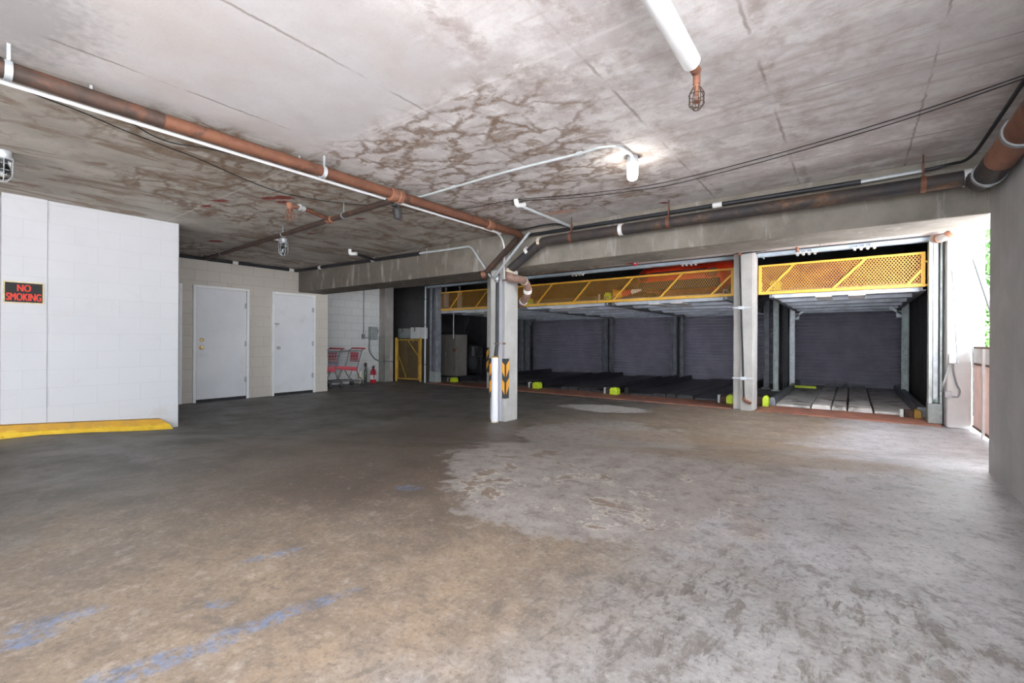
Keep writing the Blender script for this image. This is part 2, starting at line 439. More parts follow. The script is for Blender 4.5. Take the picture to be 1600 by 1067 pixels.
M = {}
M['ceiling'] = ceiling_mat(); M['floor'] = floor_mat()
M['white_block'] = block_mat('white_painted_block', (.50,.50,.515), (.46,.46,.475), 0, (.44,.42,.40), .18, .02)
M['beige_block'] = block_mat('beige_painted_block', (.58,.53,.475), (.44,.40,.355), 0, (.48,.42,.36), .4)
M['recess_block'] = block_mat('recess_painted_block', (.66,.66,.65), (.40,.40,.39), 0, (.50,.50,.48), .5)
M['dark_block'] = block_mat('sooty_block', (.10,.095,.095), (.06,.055,.055), 1, (.05,.045,.045), .5)
M['beam'] = concrete_mat('beam_concrete', (.27,.24,.205), (.165,.145,.12), (.45,.425,.39), .45)
M['pier'] = concrete_mat('pier_render', (.46,.455,.45), (.37,.365,.36), (.52,.515,.51), .2)
M['pillar'] = concrete_mat('pillar_concrete', (.48,.465,.445), (.37,.36,.34), (.56,.545,.53), .4)
M['column_stucco'] = concrete_mat('column_stucco', (.62,.61,.60), (.54,.53,.52), (.70,.69,.68), .3)
M['pilaster'] = concrete_mat('pilaster_paint', (.36,.33,.31), (.26,.24,.225), (.55,.53,.52), .35)
M['wainscot'] = mat('grey_green_wainscot', (.24,.235,.21), .8, var=.15, scale=3)
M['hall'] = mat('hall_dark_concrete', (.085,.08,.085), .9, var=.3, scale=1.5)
M['white_paint'] = mat('white_gloss_paint', (.74,.745,.77), .42, var=.05, scale=1.5)
M['door_paint'] = mat('door_white_paint', (.72,.72,.75), .45, var=.05, scale=1.2, dirt=(.64,.63,.63), dscale=2.0, damt=(.56,.75))
M['frame_paint'] = mat('frame_white_paint', (.80,.80,.80), .4, var=.03)
M['brass'] = mat('brass', (.75,.55,.22), .3, .9, var=.1)
M['steel'] = mat('brushed_steel', (.42,.42,.43), .4, .8, var=.1)
M['galv'] = mat('galvanised_steel', (.52,.55,.57), .45, .5, var=.15, scale=14)
M['black'] = mat('black_rubber', (.018,.018,.019), .6, var=.2)
M['wire'] = mat('black_wire', (.016,.015,.015), .6, var=.1)
M['rust'] = rust_mat('rust_painted_pipe', (.19,.078,.042), (.14,.055,.033), (.07,.036,.026))
M['rust_light'] = rust_mat('light_rust_pipe', (.30,.135,.08), (.22,.095,.058), (.13,.06,.04))
M['dark_rust'] = rust_mat('dark_rust_pipe', (.075,.042,.03), (.045,.03,.024), (.14,.06,.035))
M['drain'] = rust_mat('dark_iron_drain', (.055,.042,.036), (.035,.032,.034), (.16,.085,.045), .2, 5)
M['black_pipe'] = mat('black_iron_pipe', (.022,.022,.026), .5, .2, var=.3)
M['drain_brown'] = rust_mat('brown_drain_bend', (.25,.155,.12), (.20,.115,.09), (.30,.20,.15), .1)
M['cream'] = mat('cream_joint', (.60,.52,.40), .7, var=.2, scale=20)
M['white_pvc'] = mat('white_pvc', (.80,.80,.80), .4, var=.04)
M['grey_pvc'] = mat('grey_conduit', (.50,.52,.53), .45, .2, var=.1)
M['trunking'] = mat('grey_trunking', (.44,.44,.47), .5, var=.06, scale=3)
M['yellow'] = mat('yellow_gloss_paint', (.80,.46,.06), .45, var=.1, scale=5, dirt=(.45,.24,.04), dscale=6, damt=(.58,.72))
M['mesh_yellow'] = mat('yellow_expanded_mesh', (.56,.28,.06), .55, var=.12, scale=3, dirt=(.36,.15,.05), dscale=1.6, damt=(.5,.7))
M['kerb'] = mat('yellow_kerb_paint', (.78,.50,.035), .6, var=.12, scale=8, bump=.4, bscale=40, dirt=(.30,.19,.05), dscale=7, damt=(.60,.72))
def kerb_mat():
    s = NT('yellow_kerb_paint'); X = s.xyz()
    c = s.mix(s.ss(s.noise(9, 6, .65), .35, .65), (.74,.47,.03), (.84,.56,.05))
    up = s.ss(s.math('ADD', X[0], s.math('MULTIPLY', s.math('SUBTRACT', s.noise(8, 5), .5), .03)), -7.015, -7.03)
    c = s.mix(up, c, s.mix(s.ss(s.noise(6, 7, .7), .4, .65), (.52,.27,.015), (.40,.22,.03)))     # darker ochre on the upper face
    c = s.mix(s.math('MULTIPLY', s.ss(s.noise(12, 8, .7), .60, .70), .7), c, (.22,.15,.06))
    s.bump(s.noise(40, 5), .4, .004)
    return s.fin(c, .6)
M['kerb'] = kerb_mat()
M['old_yellow'] = mat('old_yellow_paint', (.45,.26,.035), .55, var=.2, scale=5)
M['dark_mesh'] = mat('dingy_yellow_mesh', (.20,.13,.03), .6, var=.2)
M['lime'] = mat('lime_paint', (.55,.72,.03), .5, var=.15, scale=9)
M['deck'] = mat('steel_deck', (.21,.22,.245), .42, .55, var=.25, scale=5)
M['deck_dark'] = mat('dark_oiled_deck', (.05,.05,.053), .45, .1, var=.4, scale=4)
M['deck_pale'] = mat('worn_zinc_deck', (.60,.585,.56), .5, .0, var=.2, scale=5, dirt=(.12,.11,.10), dscale=3, damt=(.5,.66))
M['under'] = mat('zinc_deck_underside', (.55,.59,.66), .4, .1, var=.2, scale=4)
M['post'] = mat('lift_post_grey', (.22,.235,.26), .5, .1, var=.25, scale=6)
M['post_pale'] = mat('pale_green_post', (.58,.65,.63), .5, .0, var=.18, scale=7, dirt=(.16,.17,.16), dscale=9, damt=(.6,.72))
M['header'] = mat('blue_grey_header', (.48,.56,.64), .5, .0, var=.12, scale=5)
M['shutter'] = mat('plum_grey_shutter', (.27,.255,.315), .5, .0, var=.12, scale=3)
M['threshold'] = mat('red_oxide_plate', (.34,.145,.10), .6, .1, var=.2, scale=6, dirt=(.20,.11,.085), dscale=4)
M['car_red'] = mat('red_car_paint', (.80,.055,.02), .3, 0, var=.04)
M['glass_dark'] = mat('dark_glass', (.02,.022,.026), .08, 0, var=.05)
M['chrome'] = mat('chrome', (.75,.75,.76), .15, 1.0, var=.03)
M['dark_plastic'] = mat('dark_plastic', (.03,.03,.032), .5, var=.2)
M['cart_red'] = mat('red_cart_plastic', (.52,.02,.045), .45, var=.1)
M['cart_wire'] = mat('cart_wire', (.33,.33,.34), .4, .6, var=.1)
M['cart_tube'] = mat('cart_tube', (.16,.15,.155), .45, .4, var=.1)
M['blue_panel'] = mat('blue_panel', (.06,.07,.25), .5, var=.1)
M['ext_red'] = mat('extinguisher_red', (.50,.015,.03), .35, var=.08)
M['label_white'] = mat('white_label', (.75,.73,.72), .6, var=.05)
M['bottle_green'] = mat('dark_green_bottle', (.03,.06,.035), .25, var=.1)
M['cream_bottle'] = mat('cream_bottle', (.66,.62,.46), .5, var=.08)
M['box_grey'] = mat('grey_enamel', (.33,.36,.35), .5, .2, var=.15, scale=12)
M['cardboard'] = mat('brown_cardboard', (.10,.075,.06), .85, var=.12, scale=3)
M['beige_panel'] = mat('beige_panel', (.21,.19,.165), .8, var=.15, scale=2, dirt=(.16,.07,.03), dscale=2.5, damt=(.6,.72))
M['sign_black'] = mat('sign_black', (.009,.008,.008), .7, var=.1)
M['sign_edge'] = mat('sign_aged_edge', (.55,.43,.24), .6, var=.15, scale=30)
M['sign_red'] = mat('sign_red_letters', (.56,.035,.014), .6, var=.04)
M['guard_black'] = mat('guard_black', (.03,.032,.035), .55, var=.1)
M['guard_orange'] = mat('guard_orange', (.85,.37,.02), .5, var=.08)
M['bollard'] = mat('white_bollard', (.75,.75,.83), .4, var=.04)
M['grey_metal'] = mat('grey_metal', (.25,.26,.27), .5, .5, var=.1)
M['fence_slat'] = mat('pink_tan_slat', (.80,.62,.56), .8, var=.1, scale=3)
M['fence_white'] = mat('white_fence_board', (.80,.79,.77), .6, var=.06)
M['fence_brown'] = mat('brown_rail', (.18,.10,.07), .7, var=.2)
M['leaf'] = mat('green_leaf', (.10,.24,.06), .55, var=.35, scale=2)
M['bark'] = mat('bark', (.12,.09,.06), .9, var=.2)
M['stucco'] = mat('white_stucco', (.60,.60,.60), .85, var=.03, bump=.2)
M['pale_pole'] = mat('pale_grey_pole', (.03,.033,.033), .55, var=.1)
M['ground'] = mat('pale_paving', (.55,.55,.56), .85, var=.12, scale=2)
def glass_mat(name, col=(1,1,1), rough=.05):
    s = NT(name); s.b.inputs['Transmission Weight'].default_value = 1.0; s.b.inputs['IOR'].default_value = 1.45
    return s.fin(col, rough)
M['jar'] = glass_mat('lamp_glass', (.95,.97,.97), .12)
def glow_mat(name, col, k):
    s = NT(name); s.b.inputs['Emission Color'].default_value = (*col, 1); s.b.inputs['Emission Strength'].default_value = k
    return s.fin(col, .5)
M['bulb_on'] = glow_mat('lit_bulb', (1, .98, .93), 15.0)
M['bulb_off'] = mat('unlit_bulb', (.75,.75,.72), .3, var=.03)

# ------------------------------------------------------------------ the setting
def sstep(t):
    t = max(0, min(1, t)); return t * t * (3 - 2 * t)
def floor_z(x, y):
    yl = 2.3 + (x + 7.15) * .586
    return .13 * sstep((yl - y) / 1.7)
mb = MB()
xs = [-14 + .5 * i for i in range(32)]; xs = [x for x in xs if x < 1.3] + [1.3]
ys = [-4.5 + .45 * i for i in range(46)]; ys = [y for y in ys if y < 15.2] + [15.2]
mb.add([(x, y, floor_z(x, y)) for y in ys for x in xs],
       [(j*len(xs)+i, j*len(xs)+i+1, (j+1)*len(xs)+i+1, (j+1)*len(xs)+i) for j in range(len(ys)-1) for i in range(len(xs)-1)])
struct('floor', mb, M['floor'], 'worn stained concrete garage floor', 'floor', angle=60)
struct('ground', MB().box(1.3, 60, -40, 60, -.25, -.02), M['ground'], 'pale paving outside the open side', 'ground')
struct('ceiling', MB().box(-14, 2.1, -4.5, 8.72, H, H + .3), M['ceiling'], 'stained bare concrete ceiling slab', 'ceiling')  # edge past the open side is an added overhang, shading column and fence
XD = -9.615
struct('wall_left', MB().box(XD - .2, XD, 2.23, 5.88, -.05, H), M['beige_block'], 'beige painted block wall with three doors', 'wall')
struct('wall_front', MB().box(XD - .2, -7.145, .66, 2.235, -.05, H), M['white_block'], 'white painted block wall of the boxed-in room', 'wall', bevel=.012)
struct('trim_1', MB().box(-7.146, -7.136, .655, 1.0, .0, H), M['white_block'], 'narrow white pilaster strip at the end of the white wall', 'pilaster', bevel=.006)
struct('wall_rear', MB().box(-14, -3.6, -4.5, -4.3, -.05, H), M['beige_block'])
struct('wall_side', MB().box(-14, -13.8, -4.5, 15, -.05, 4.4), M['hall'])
struct('wall_recess', MB().box(-11.0, -10.8, 5.2, 8.2, -.05, H), M['recess_block'], 'whitewashed block wall of the recess behind the trolleys', 'wall')
struct('pilaster', MB().box(-11.2, -10.55, 8.2, 8.5, -.05, H), M['pilaster'], 'grey painted pilaster at the end of the recess wall', 'pilaster', bevel=.01)
struct('wall_storage', MB().box(-13.8, -10.08, 9.6, 9.8, -.05, 4.3), M['dark_block'], 'sooty dark block wall behind the yellow mesh gate', 'wall')
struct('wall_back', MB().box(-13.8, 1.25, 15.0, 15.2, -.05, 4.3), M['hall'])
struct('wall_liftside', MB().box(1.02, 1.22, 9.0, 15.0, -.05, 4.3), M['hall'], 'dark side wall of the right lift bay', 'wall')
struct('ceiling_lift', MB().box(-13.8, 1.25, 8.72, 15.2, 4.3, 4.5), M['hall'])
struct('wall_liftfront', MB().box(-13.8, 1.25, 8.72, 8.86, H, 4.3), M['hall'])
struct('wall_right', MB().box(.87, 1.22, 1.4, 5.2, -.05, H), M['pier'], 'grey rendered concrete wall pier at the right', 'wall', bevel=.008)
struct('lintel', MB().box(.87, 1.22, -4.5, 1.4, 2.3, H), M['pier'])
struct('concrete_beam', MB().box(XD, .875, 5.19, 5.79, 2.19, H), M['beam'], 'deep grey concrete beam across the garage', 'beam', bevel=.008)

def pillar(name, x0, x1, y0, y1, z1, m, label):
    return tag(MB().box(x0, x1, y0, y1, 0, z1).build(name, m, bevel=.012), label, 'pillar')
pillar('concrete_pillar', -4.26, -3.975, 5.19, 5.49, 2.19, M['pillar'], 'pale concrete pillar under the beam, nearest, with a white pipe sleeve before it')
pillar('concrete_pillar', -7.18, -6.86, 8.62, 8.95, H, M['pillar'], 'far pale concrete pillar mostly hidden behind the nearest pillar')
pr = thing('concrete_pillar', 'pale concrete pillar between the wide left lift opening and the single right lift bay', 'pillar', (-1.5, 8.8, 0))
MB().box(-1.665, -1.34, 8.66, 8.98, 0, H).build('shaft', M['pillar'], pr, bevel=.01)
MB().box(-1.545, -1.36, 8.615, 8.66, 0, H).build('facing', M['pillar'], pr, bevel=.006)
tag(MB().box(1.03, 1.28, 8.6, 8.95, 0, 4.3).build('stucco_column', M['column_stucco'], bevel=.015), 'white stucco column at the outer corner beside the fence', 'column')

tag(MB().box(-10.8, -10.53, 8.185, 8.2, 0, 1.28).box(-10.55, -10.535, 8.185, 8.36, 0, 1.28).build('trim_2', M['wainscot']), 'grey-green painted lower part of the pilaster', 'wainscot', kind='structure')
# doors ---------------------------------------------------------------------------------------------
def door(n, y0, y1, label, hinge_right=True, kind=0):
    d = thing('door_%d' % n, label, 'door', (XD, (y0+y1)/2, 0), kind='structure')
    x = XD
    f = MB()
    f.box(x-.02, x+.035, y0, y0+.05, 0, 2.155).box(x-.02, x+.035, y1-.05, y1, 0, 2.155).box(x-.02, x+.035, y0+.05, y1-.05, 2.105, 2.155)
    f.build('door_frame', M['frame_paint'], d, bevel=.006)
    MB().box(x-.01, x+.018, y0+.055, y1-.055, .055, 2.10).build('door_leaf', M['door_paint'], d, bevel=.004)
    MB().box(x-.01, x+.01, y0+.05, y1-.05, 0.0, .06).build('threshold', M['black'], d)  # black strip stands in for the shaded gap under the door
    for z in (.38, 1.08, 1.82):
        h = MB(); h.tube([(x+.03, y1-.055, z-.05), (x+.03, y1-.055, z+.05)], .011, 8); h.box(x+.018, x+.024, y1-.085, y1-.055, z-.05, z+.05)
        h.build('hinge', M['steel'], d)
    if kind == 0:
        MB().lathe([(.036,0),(.036,.008),(.014,.012),(.014,.03),(.028,.04),(.032,.055),(.026,.068),(.01,.072)], (x+.018, y0+.13, 1.01), 16, (1,0,0)).build('knob', M['brass'], d)
        MB().lathe([(.034,0),(.034,.012),(.02,.02),(.012,.022)], (x+.018, y0+.14, 1.15), 16, (1,0,0)).build('deadbolt', M['brass'], d)
    elif kind == 1:
        MB().lathe([(.034,0),(.034,.008),(.013,.012),(.013,.03),(.026,.04),(.028,.055),(.01,.066)], (x+.018, y0+.13, .99), 16, (1,0,0)).build('knob', M['steel'], d)
        hs = MB(); hs.box(x+.018, x+.03, y0+.02, y0+.15, 1.47, 1.51); hs.tube(fillet([(x+.03,y0+.08,1.49),(x+.06,y0+.08,1.49),(x+.06,y0+.08,1.43),(x+.03,y0+.08,1.43)],.02), .006, 8)
        hs.build('hasp', M['steel'], d)
    return d
door(1, 3.215, 4.18, 'white steel door with brass knob and deadbolt in the beige wall')
door(2, 4.62, 5.575, 'white steel door with a steel hasp, partly under the concrete beam', kind=1)
door(3, 2.25, 3.045, 'white door almost hidden behind the white wall, only its frame edge showing', kind=2)

# lift opening thresholds
tag(MB().box(-9.3, -1.68, 8.62, 9.46, 0, .018).build('threshold_plate', M['threshold'], bevel=.004), 'long red-oxide threshold plate along the wide left lift opening', 'threshold plate')
tag(MB().box(-1.32, 1.0, 8.62, 9.46, 0, .018).build('threshold_plate', M['threshold'], bevel=.004), 'red-oxide threshold plate at the single right lift bay', 'threshold plate')

# ------------------------------------------------------------------ sign, kerb, pillar protection
def project(p):
    d = -math.sin(YAW) * p[0] + math.cos(YAW) * p[1]; l = math.cos(YAW) * p[0] + math.sin(YAW) * p[1]
    return 800 + FPX * l / d
def along(p, q, px):           # point of the line p-q seen at picture column px
    lo, hi = 0.0, 1.0; p = Vector(p); q = Vector(q); s = project(q) > project(p)
    for _ in range(40):
        t = (lo + hi) / 2
        if (project(p.lerp(q, t)) < px) == s: lo = t
        else: hi = t
    return p.lerp(q, lo)
V = Vector

sx = -7.128
a = at(7, 458, 0, sx); b = at(66, 458, 0, sx)
sg = thing('no_smoking_sign', 'black NO SMOKING sign with red letters on the white block wall', 'sign', (sx, (a.y+b.y)/2, 1.545))
y0, y1 = a.y, b.y; cy = (y0+y1)/2; cz = 1.645
MB().box(sx-.012, sx+.002, y0-.012, y1+.012, cz-.115, cz+.115).build('backing', M['sign_edge'], sg)
MB().box(sx+.0, sx+.005, y0, y1, cz-.103, cz+.103).build('face', M['sign_black'], sg)
def letters(txt, w, h, z, parent, x):
    cu = bpy.data.curves.new('lettering', 'FONT'); cu.body = txt; cu.align_x = 'CENTER'; cu.align_y = 'CENTER'; cu.size = 1; cu.offset = .0; cu.extrude = .0
    tmp = bpy.data.objects.new('text', cu); COL.objects.link(tmp)
    bpy.context.view_layer.update()
    me = bpy.data.meshes.new_from_object(tmp.evaluated_get(bpy.context.evaluated_depsgraph_get()))
    bpy.data.objects.remove(tmp); bpy.data.curves.remove(cu)
    gv = [v.co.copy() for v in me.vertices]; gf = [list(p.vertices) for p in me.polygons]; nv = len(gv)
    me = bpy.data.meshes.new('lettering')            # bold: the glyphs laid over themselves a hair apart
    sh_ = [(-.045, 0), (-.02, 0), (0, 0), (.02, 0), (.045, 0)]
    me.from_pydata([v + Vector((a_, b_, .0004 * i_)) for i_, (a_, b_) in enumerate(sh_) for v in gv], [], [[q + nv * i_ for q in f_] for i_ in range(len(sh_)) for f_ in gf])
    me.materials.clear(); me.materials.append(M['sign_red'])
    o = bpy.data.objects.new('lettering', me); COL.objects.link(o)
    xs_ = [v.co.x for v in me.vertices]; ys_ = [v.co.y for v in me.vertices]
    dx, dy = max(xs_)-min(xs_), max(ys_)-min(ys_)
    ox, oy = (min(xs_)+max(xs_))/2, (min(ys_)+max(ys_))/2
    Mx = Matrix(((0,0,1,x),(1,0,0,cy),(0,1,0,z),(0,0,0,1))) @ Matrix.Diagonal((w/dx, h/dy, 1, 1)) @ Matrix.Translation((-ox, -oy, 0))
    o.parent = parent; o.matrix_basis = Matrix.Translation(-parent.location) @ Mx
letters('NO', .105, .072, cz+.048, sg, sx+.0065)
letters('SMOKING', .262, .078, cz-.047, sg, sx+.0065)

k = MB()
ky0, ky1 = .2, 2.12
prof = [(-7.128,-.03),(-6.955,-.03),(-6.955,.012),(-7.025,.07),(-7.045,.138),(-7.128,.142)]
def kerb_sec(y, sc=1.0):
    z = .124 - (y - .55) * .082
    return [(x, y, z + h * sc) for x, h in prof]
secs = [kerb_sec(ky0 + (1.99-ky0) * i / 14) for i in range(15)] + [[(x, 2.12 - (.10 if h > .08 else .02 if h > .03 else 0), kerb_sec(2.06)[0][2] + .03 + h) for x, h in prof]]
vs = [p for s_ in secs for p in s_]; n = len(prof)
k.add(vs, [(i*n+j, i*n+(j+1)%n, (i+1)*n+(j+1)%n, (i+1)*n+j) for i in range(len(secs)-1) for j in range(n)] + [tuple(range(n)), tuple(range((len(secs)-1)*n, len(secs)*n))])
tag(k.build('parking_kerb', M['kerb'], angle=25), 'long chipped yellow kerb along the foot of the white wall', 'kerb')

def corner_guard(x, y, z0, z1, label, sx_=1):
    # rubber angle wrapped round a pillar corner, corner at (x, y), legs along -sx_ X and +Y
    t = thing('corner_guard', label, 'corner guard', (x, y, z0), group='chevron corner guards')
    w, th = .075, .012
    pl = [(x + sx_*th, y - th), (x - sx_*w, y - th), (x - sx_*w, y), (x, y), (x, y + w), (x + sx_*th, y + w)]
    MB().prism(pl, 2, z0, z1).build('rubber_strip', M['guard_black'], t, bevel=.004)
    hgt = z1 - z0; m = MB()
    for c in (.30, .74):
        zc = z0 + hgt * c
        for leg in (0, 1):
            def P(s_, z):  # s_: 0 at corner .. w at edge
                if leg == 0: return (x - sx_ * s_, y - th - .0015, z)
                return (x + sx_ * (th + .0015), y + s_, z)
            lo = [P(.004, zc - .115), P(.004, zc + .055), P(w - .006, zc + .125), P(w - .006, zc + .0)]
            m.add(lo, [(0,1,2,3)])
    o = m.build('chevron', M['guard_orange'], t)
    return t
corner_guard(-3.975, 5.19, .335, .905, 'black and orange chevron guard on the right corner of the nearest pillar', 1)
corner_guard(-4.26, 5.19, .335, .905, 'black and orange chevron guard half behind the white pipe sleeve', -1)
corner_guard(-7.18, 8.62, .40, 1.0, 'black and orange chevron guard on the far pillar', -1)

xb = at(773.5, 600, 1, 5.1).x
bo = thing('pipe_sleeve', 'white round pipe sleeve standing before the nearest pillar', 'bollard', (xb, 5.1, 0))
MB().lathe([(.05,0),(.05,.925),(.044,.93),(.038,.93),(.038,.90)], (xb, 5.1, .0), 24).build('sleeve', M['bollard'], bo)
MB().lathe([(.053,0),(.055,.012),(.05,.02)], (xb, 5.1, 0), 24).build('base_ring', M['cream'], bo)
MB().lathe([(.0505,.918),(.052,.925),(.051,.934),(.046,.936)], (xb, 5.1, 0), 24).build('rim', M['old_yellow'], bo)
sp = thing('standpipe', 'dark standpipe running down the front of the nearest pillar into the white sleeve', 'pipe', (xb, 5.135, .9))
MB().tube([(xb+.005, 5.14, 2.14), (xb+.005, 5.14, 1.1), (xb, 5.10, .86)], .024, 12).build('pipe', M['black_pipe'], sp)
for z in (2.02, 1.12):
    MB().box(xb-.06, xb+.13, 5.17, 5.19, z-.012, z+.012).tube([(xb-.028, 5.165, z), (xb-.028, 5.115, z), (xb+.036, 5.115, z), (xb+.036, 5.165, z)], .007, 6).build('strap', M['drain_brown'], sp)
xt0, xt1 = at(778.5, 500, 1, 5.15).x, at(783.0, 500, 1, 5.15).x
tr = thing('cable_trunking', 'flat grey cable trunking on the front of the nearest pillar', 'trunking', ((xt0+xt1)/2, 5.17, 0))
MB().box(xt0, xt1, 5.163, 5.19, .01, 2.05).build('duct', M['trunking'], tr, bevel=.004)
MB().box(xt0-.003, xt1+.003, 5.159, 5.164, .01, 2.05).build('cover', M['trunking'], tr)
for dx in (.012, .022):
    MB().tube([(xt1+dx, 5.184, .93), (xt1+dx, 5.184, 2.1)], .004, 6).build('conduit', M['grey_metal'], tr)

# ------------------------------------------------------------------ pipes under the ceiling
def ring_strap(m, c, axis, r, w=.025):
    return m.lathe([(r+.001,-w/2),(r+.006,-w/2),(r+.006,w/2),(r+.001,w/2)], c, 16, axis)
PX, PZ = -3.55, 2.552
mp = thing('main_pipe', 'long rusty red-brown pipe running under the ceiling from the left edge to the beam', 'pipe', (PX, 2.0, PZ))
MB().tube([(PX, -1.5, PZ), (PX, 1.02, PZ)], .046, 16).build('pipe', M['dark_rust'], mp)
MB().tube([(PX, 1.0, PZ), (PX, 4.9, PZ+.02), (PX-.05, 5.02, PZ+.01)], .045, 16).build('pipe', M['rust'], mp)
m = MB(); m.lathe([(.047,-.07),(.062,-.065),(.062,-.02),(.056,-.015),(.056,.015),(.062,.02),(.062,.065),(.047,.07)], (PX, 2.88, PZ), 18, (0,1,0))
m.lathe([(.045,0),(.052,.04),(.052,.07),(.036,.075)], (PX, 2.88, PZ), 16, (-1,.08,0)); m.build('tee', M['rust_light'], mp)
MB().lathe([(.046,-.05),(.06,-.045),(.06,.045),(.046,.05)], (PX, 4.3, PZ+.015), 16, (0,1,0)).build('coupling', M['rust_light'], mp)
pA = at(808, 372, 1, 5.06); pB = at(757, 428, 1, 5.12)
MB().tube(fillet([(PX-.02, 4.95, PZ+.01), pA, pB], .08), .04, 14).build('diagonal_pipe', M['dark_rust'], mp)
MB().lathe([(.042,-.02),(.052,-.015),(.054,.05),(.03,.06)], pB, 16, (-.9,-.5,-.3)).build('end_cap', M['rust_light'], mp)
for px in (10, 503):
    c = along((PX, 0.1, PZ), (PX, 4.8, PZ), px)
    m = MB(); ring_strap(m, c, (0,1,0), .046, .03); m.bar(c + V((.02,0,.045)), (c.x+.02, c.y, H), .014, .014); m.build('strap', M['galv'], mp)

br0, br1 = V((PX-.05, 2.885, 2.52)), V((-9.45, 3.36, 2.625))
bp = thing('branch_pipe', 'thin dark rusty branch pipe from the tee across to the door wall', 'pipe', (br0+br1)/2)
MB().tube([br0, br1, br1 + V((-.02,0,.06))], .03, 12).build('pipe', M['dark_rust'], bp)
for px in (536, 441, 345):
    c = along(br0, br1, px); m = MB()
    ring_strap(m, c, (br1-br0).normalized(), .031, .02); m.tube([c + V((0,0,.03)), (c.x, c.y, H)], .006, 6); m.build('hanger', M['grey_metal'], bp)
tq = along(br0, br1, 515)
MB().lathe([(.032,-.05),(.042,-.045),(.042,.045),(.032,.05)], tq, 14, (br1-br0).normalized()).build('tee', M['rust_light'], bp)

def sprinkler(c, par, r=.028, cage_m='grey_metal'):
    c = V(c)
    t = MB().lathe([(.016,.05),(.016,0),(.011,-.01),(.011,-.03),(.004,-.035),(.004,-.06),(.022,-.062),(.022,-.066),(.002,-.068)], c, 14).build('sprinkler_head', M['rust_light'], par)
    m = MB()
    for kk in range(8):
        th = kk * math.pi / 4; dx, dy = math.cos(th), math.sin(th)
        m.tube([c + V((dx*r*.6, dy*r*.6, .01)), c + V((dx*r*1.25, dy*r*1.25, -.025)), c + V((dx*r*1.25, dy*r*1.25, -.08)), c + V((dx*r*.5, dy*r*.5, -.105))], .0022, 5)
    for z, q in ((-.03,1.27),(-.075,1.27),(-.104,.55)):
        m.tube([c + V((math.cos(i*math.pi/8)*r*q, math.sin(i*math.pi/8)*r*q, z)) for i in range(16)], .0022, 5, closed=True)
    m.build('cage', M[cage_m], t)
    return t
sh = at(470, 325, 2, 2.56)
st = thing('sprinkler_stub', 'short red stub pipe with a caged sprinkler head off the thin branch pipe', 'pipe', tq)
MB().tube(fillet([tq, sh + V((.0,-.0,.0)), sh + V((-.03,-.10,0))], .03), .022, 12).build('pipe', M['rust'], st)
MB().lathe([(.024,-.03),(.034,-.03),(.034,.03),(.024,.03)], sh, 14, (sh-tq).normalized()).build('clamp', M['galv'], st)
MB().lathe([(.03,-.035),(.034,-.02),(.034,.03),(.02,.035)], sh + V((-.03,-.11,0)), 14, (0,0,1)).build('elbow', M['rust_light'], st)
sprinkler(sh + V((-.03,-.11,-.05)), st, .035, cage_m='rust')

# insulated pipe hanging over the middle of the garage
ip = thing('insulated_pipe', 'thick white insulated pipe with a caged sprinkler at its end under the ceiling', 'pipe', (-.66, 1.4, 2.57))
MB().tube([(-.663, -2.5, 2.57), (-.663, 2.40, 2.57)], [.046, .046], 22).build('insulation', M['white_pvc'], ip)
MB().tube(fillet([(-.663, 2.36, 2.565), (-.663, 2.50, 2.565), (-.663, 2.50, 2.50)], .03), .019, 14).lathe([(.019,-.02),(.026,-.02),(.026,.02),(.019,.02)], (-.663, 2.47, 2.565), 14, (0,1,0)).build('elbow', M['rust_light'], ip)
for y in (.4, 1.7):
    MB().bar((-.70, y, 2.6), (-.70, y, H), .012, .012).build('hanger', M['galv'], ip)
sprinkler((-.663, 2.50, 2.475), ip, .03, cage_m='dark_rust')

# big drain along the beam
DY, DZ = 4.97, 2.44
d0 = at(838, 379, 1, DY); d1 = at(797, 421, 1, 5.02)
dr = thing('drain_pipe', 'thick dark iron drain pipe along the beam top with a brown bend at the pillar', 'pipe', (-1.5, DY, DZ))
MB().tube(fillet([(.70, DY, DZ), (d0.x+.08, DY, d0.z), d1], .10), .06, 18).build('pipe', M['drain'], dr)
bend = [d1, at(796, 433, 1, 5.03), at(808, 436, 1, 5.12), at(819, 440, 1, 5.42), at(824, 452, 1, 5.52), at(821, 466, 1, 5.62), at(811, 477, 1, 5.74)]
bs = spline(bend, 7)
MB().tube(bs, .056, 16).build('bend', M['drain_brown'], dr)
def band(m, path, i, r, w):
    t = (path[i+1] - path[i]).normalized(); return m.lathe([(r,-w/2),(r+.006,-w/2),(r+.006,w/2),(r,w/2)], path[i], 18, t)
for i, w in ((1, .05), (20, .03)): band(MB(), bs, i, .057, w).build('joint', M['cream'], dr)
MB().lathe([(.061,-.02),(.067,-.02),(.067,.02),(.061,.02)], d0 + V((.05,0,0)), 18, (1,0,0)).build('joint', M['cream'], dr)
for i, w in ((29, .06), (38, .04)): band(MB(), bs, i, .057, w).build('label_band', M['label_white'], dr)
MB().lathe([(.061,-.022),(.065,-.022),(.065,.022),(.061,.022)], d0.lerp(d1, .32), 18, (d1-d0).normalized()).build('label_band', M['label_white'], dr)
for px in (892, 1044, 1441):
    c = along((-4, DY, DZ), (.7, DY, DZ), px); m = MB()
    ring_strap(m, c, (1,0,0), .061, .035); m.bar(c + V((0,-.0,.06)), c + V((0,0,.17)), .03, .012); m.tube([c + V((0,0,.16)), (c.x, c.y, H)], .006, 6); m.build('hanger', M['rust'], dr)
for px in (970, 1510):
    c = along((-4, DY, DZ), (.8, DY, DZ), px); m = MB(); ring_strap(m, c, (1,0,0), .061, .045); m.build('band', M['label_white'], dr)
m = MB(); c = along((-4, DY, DZ), (.8, DY, DZ), 1506)
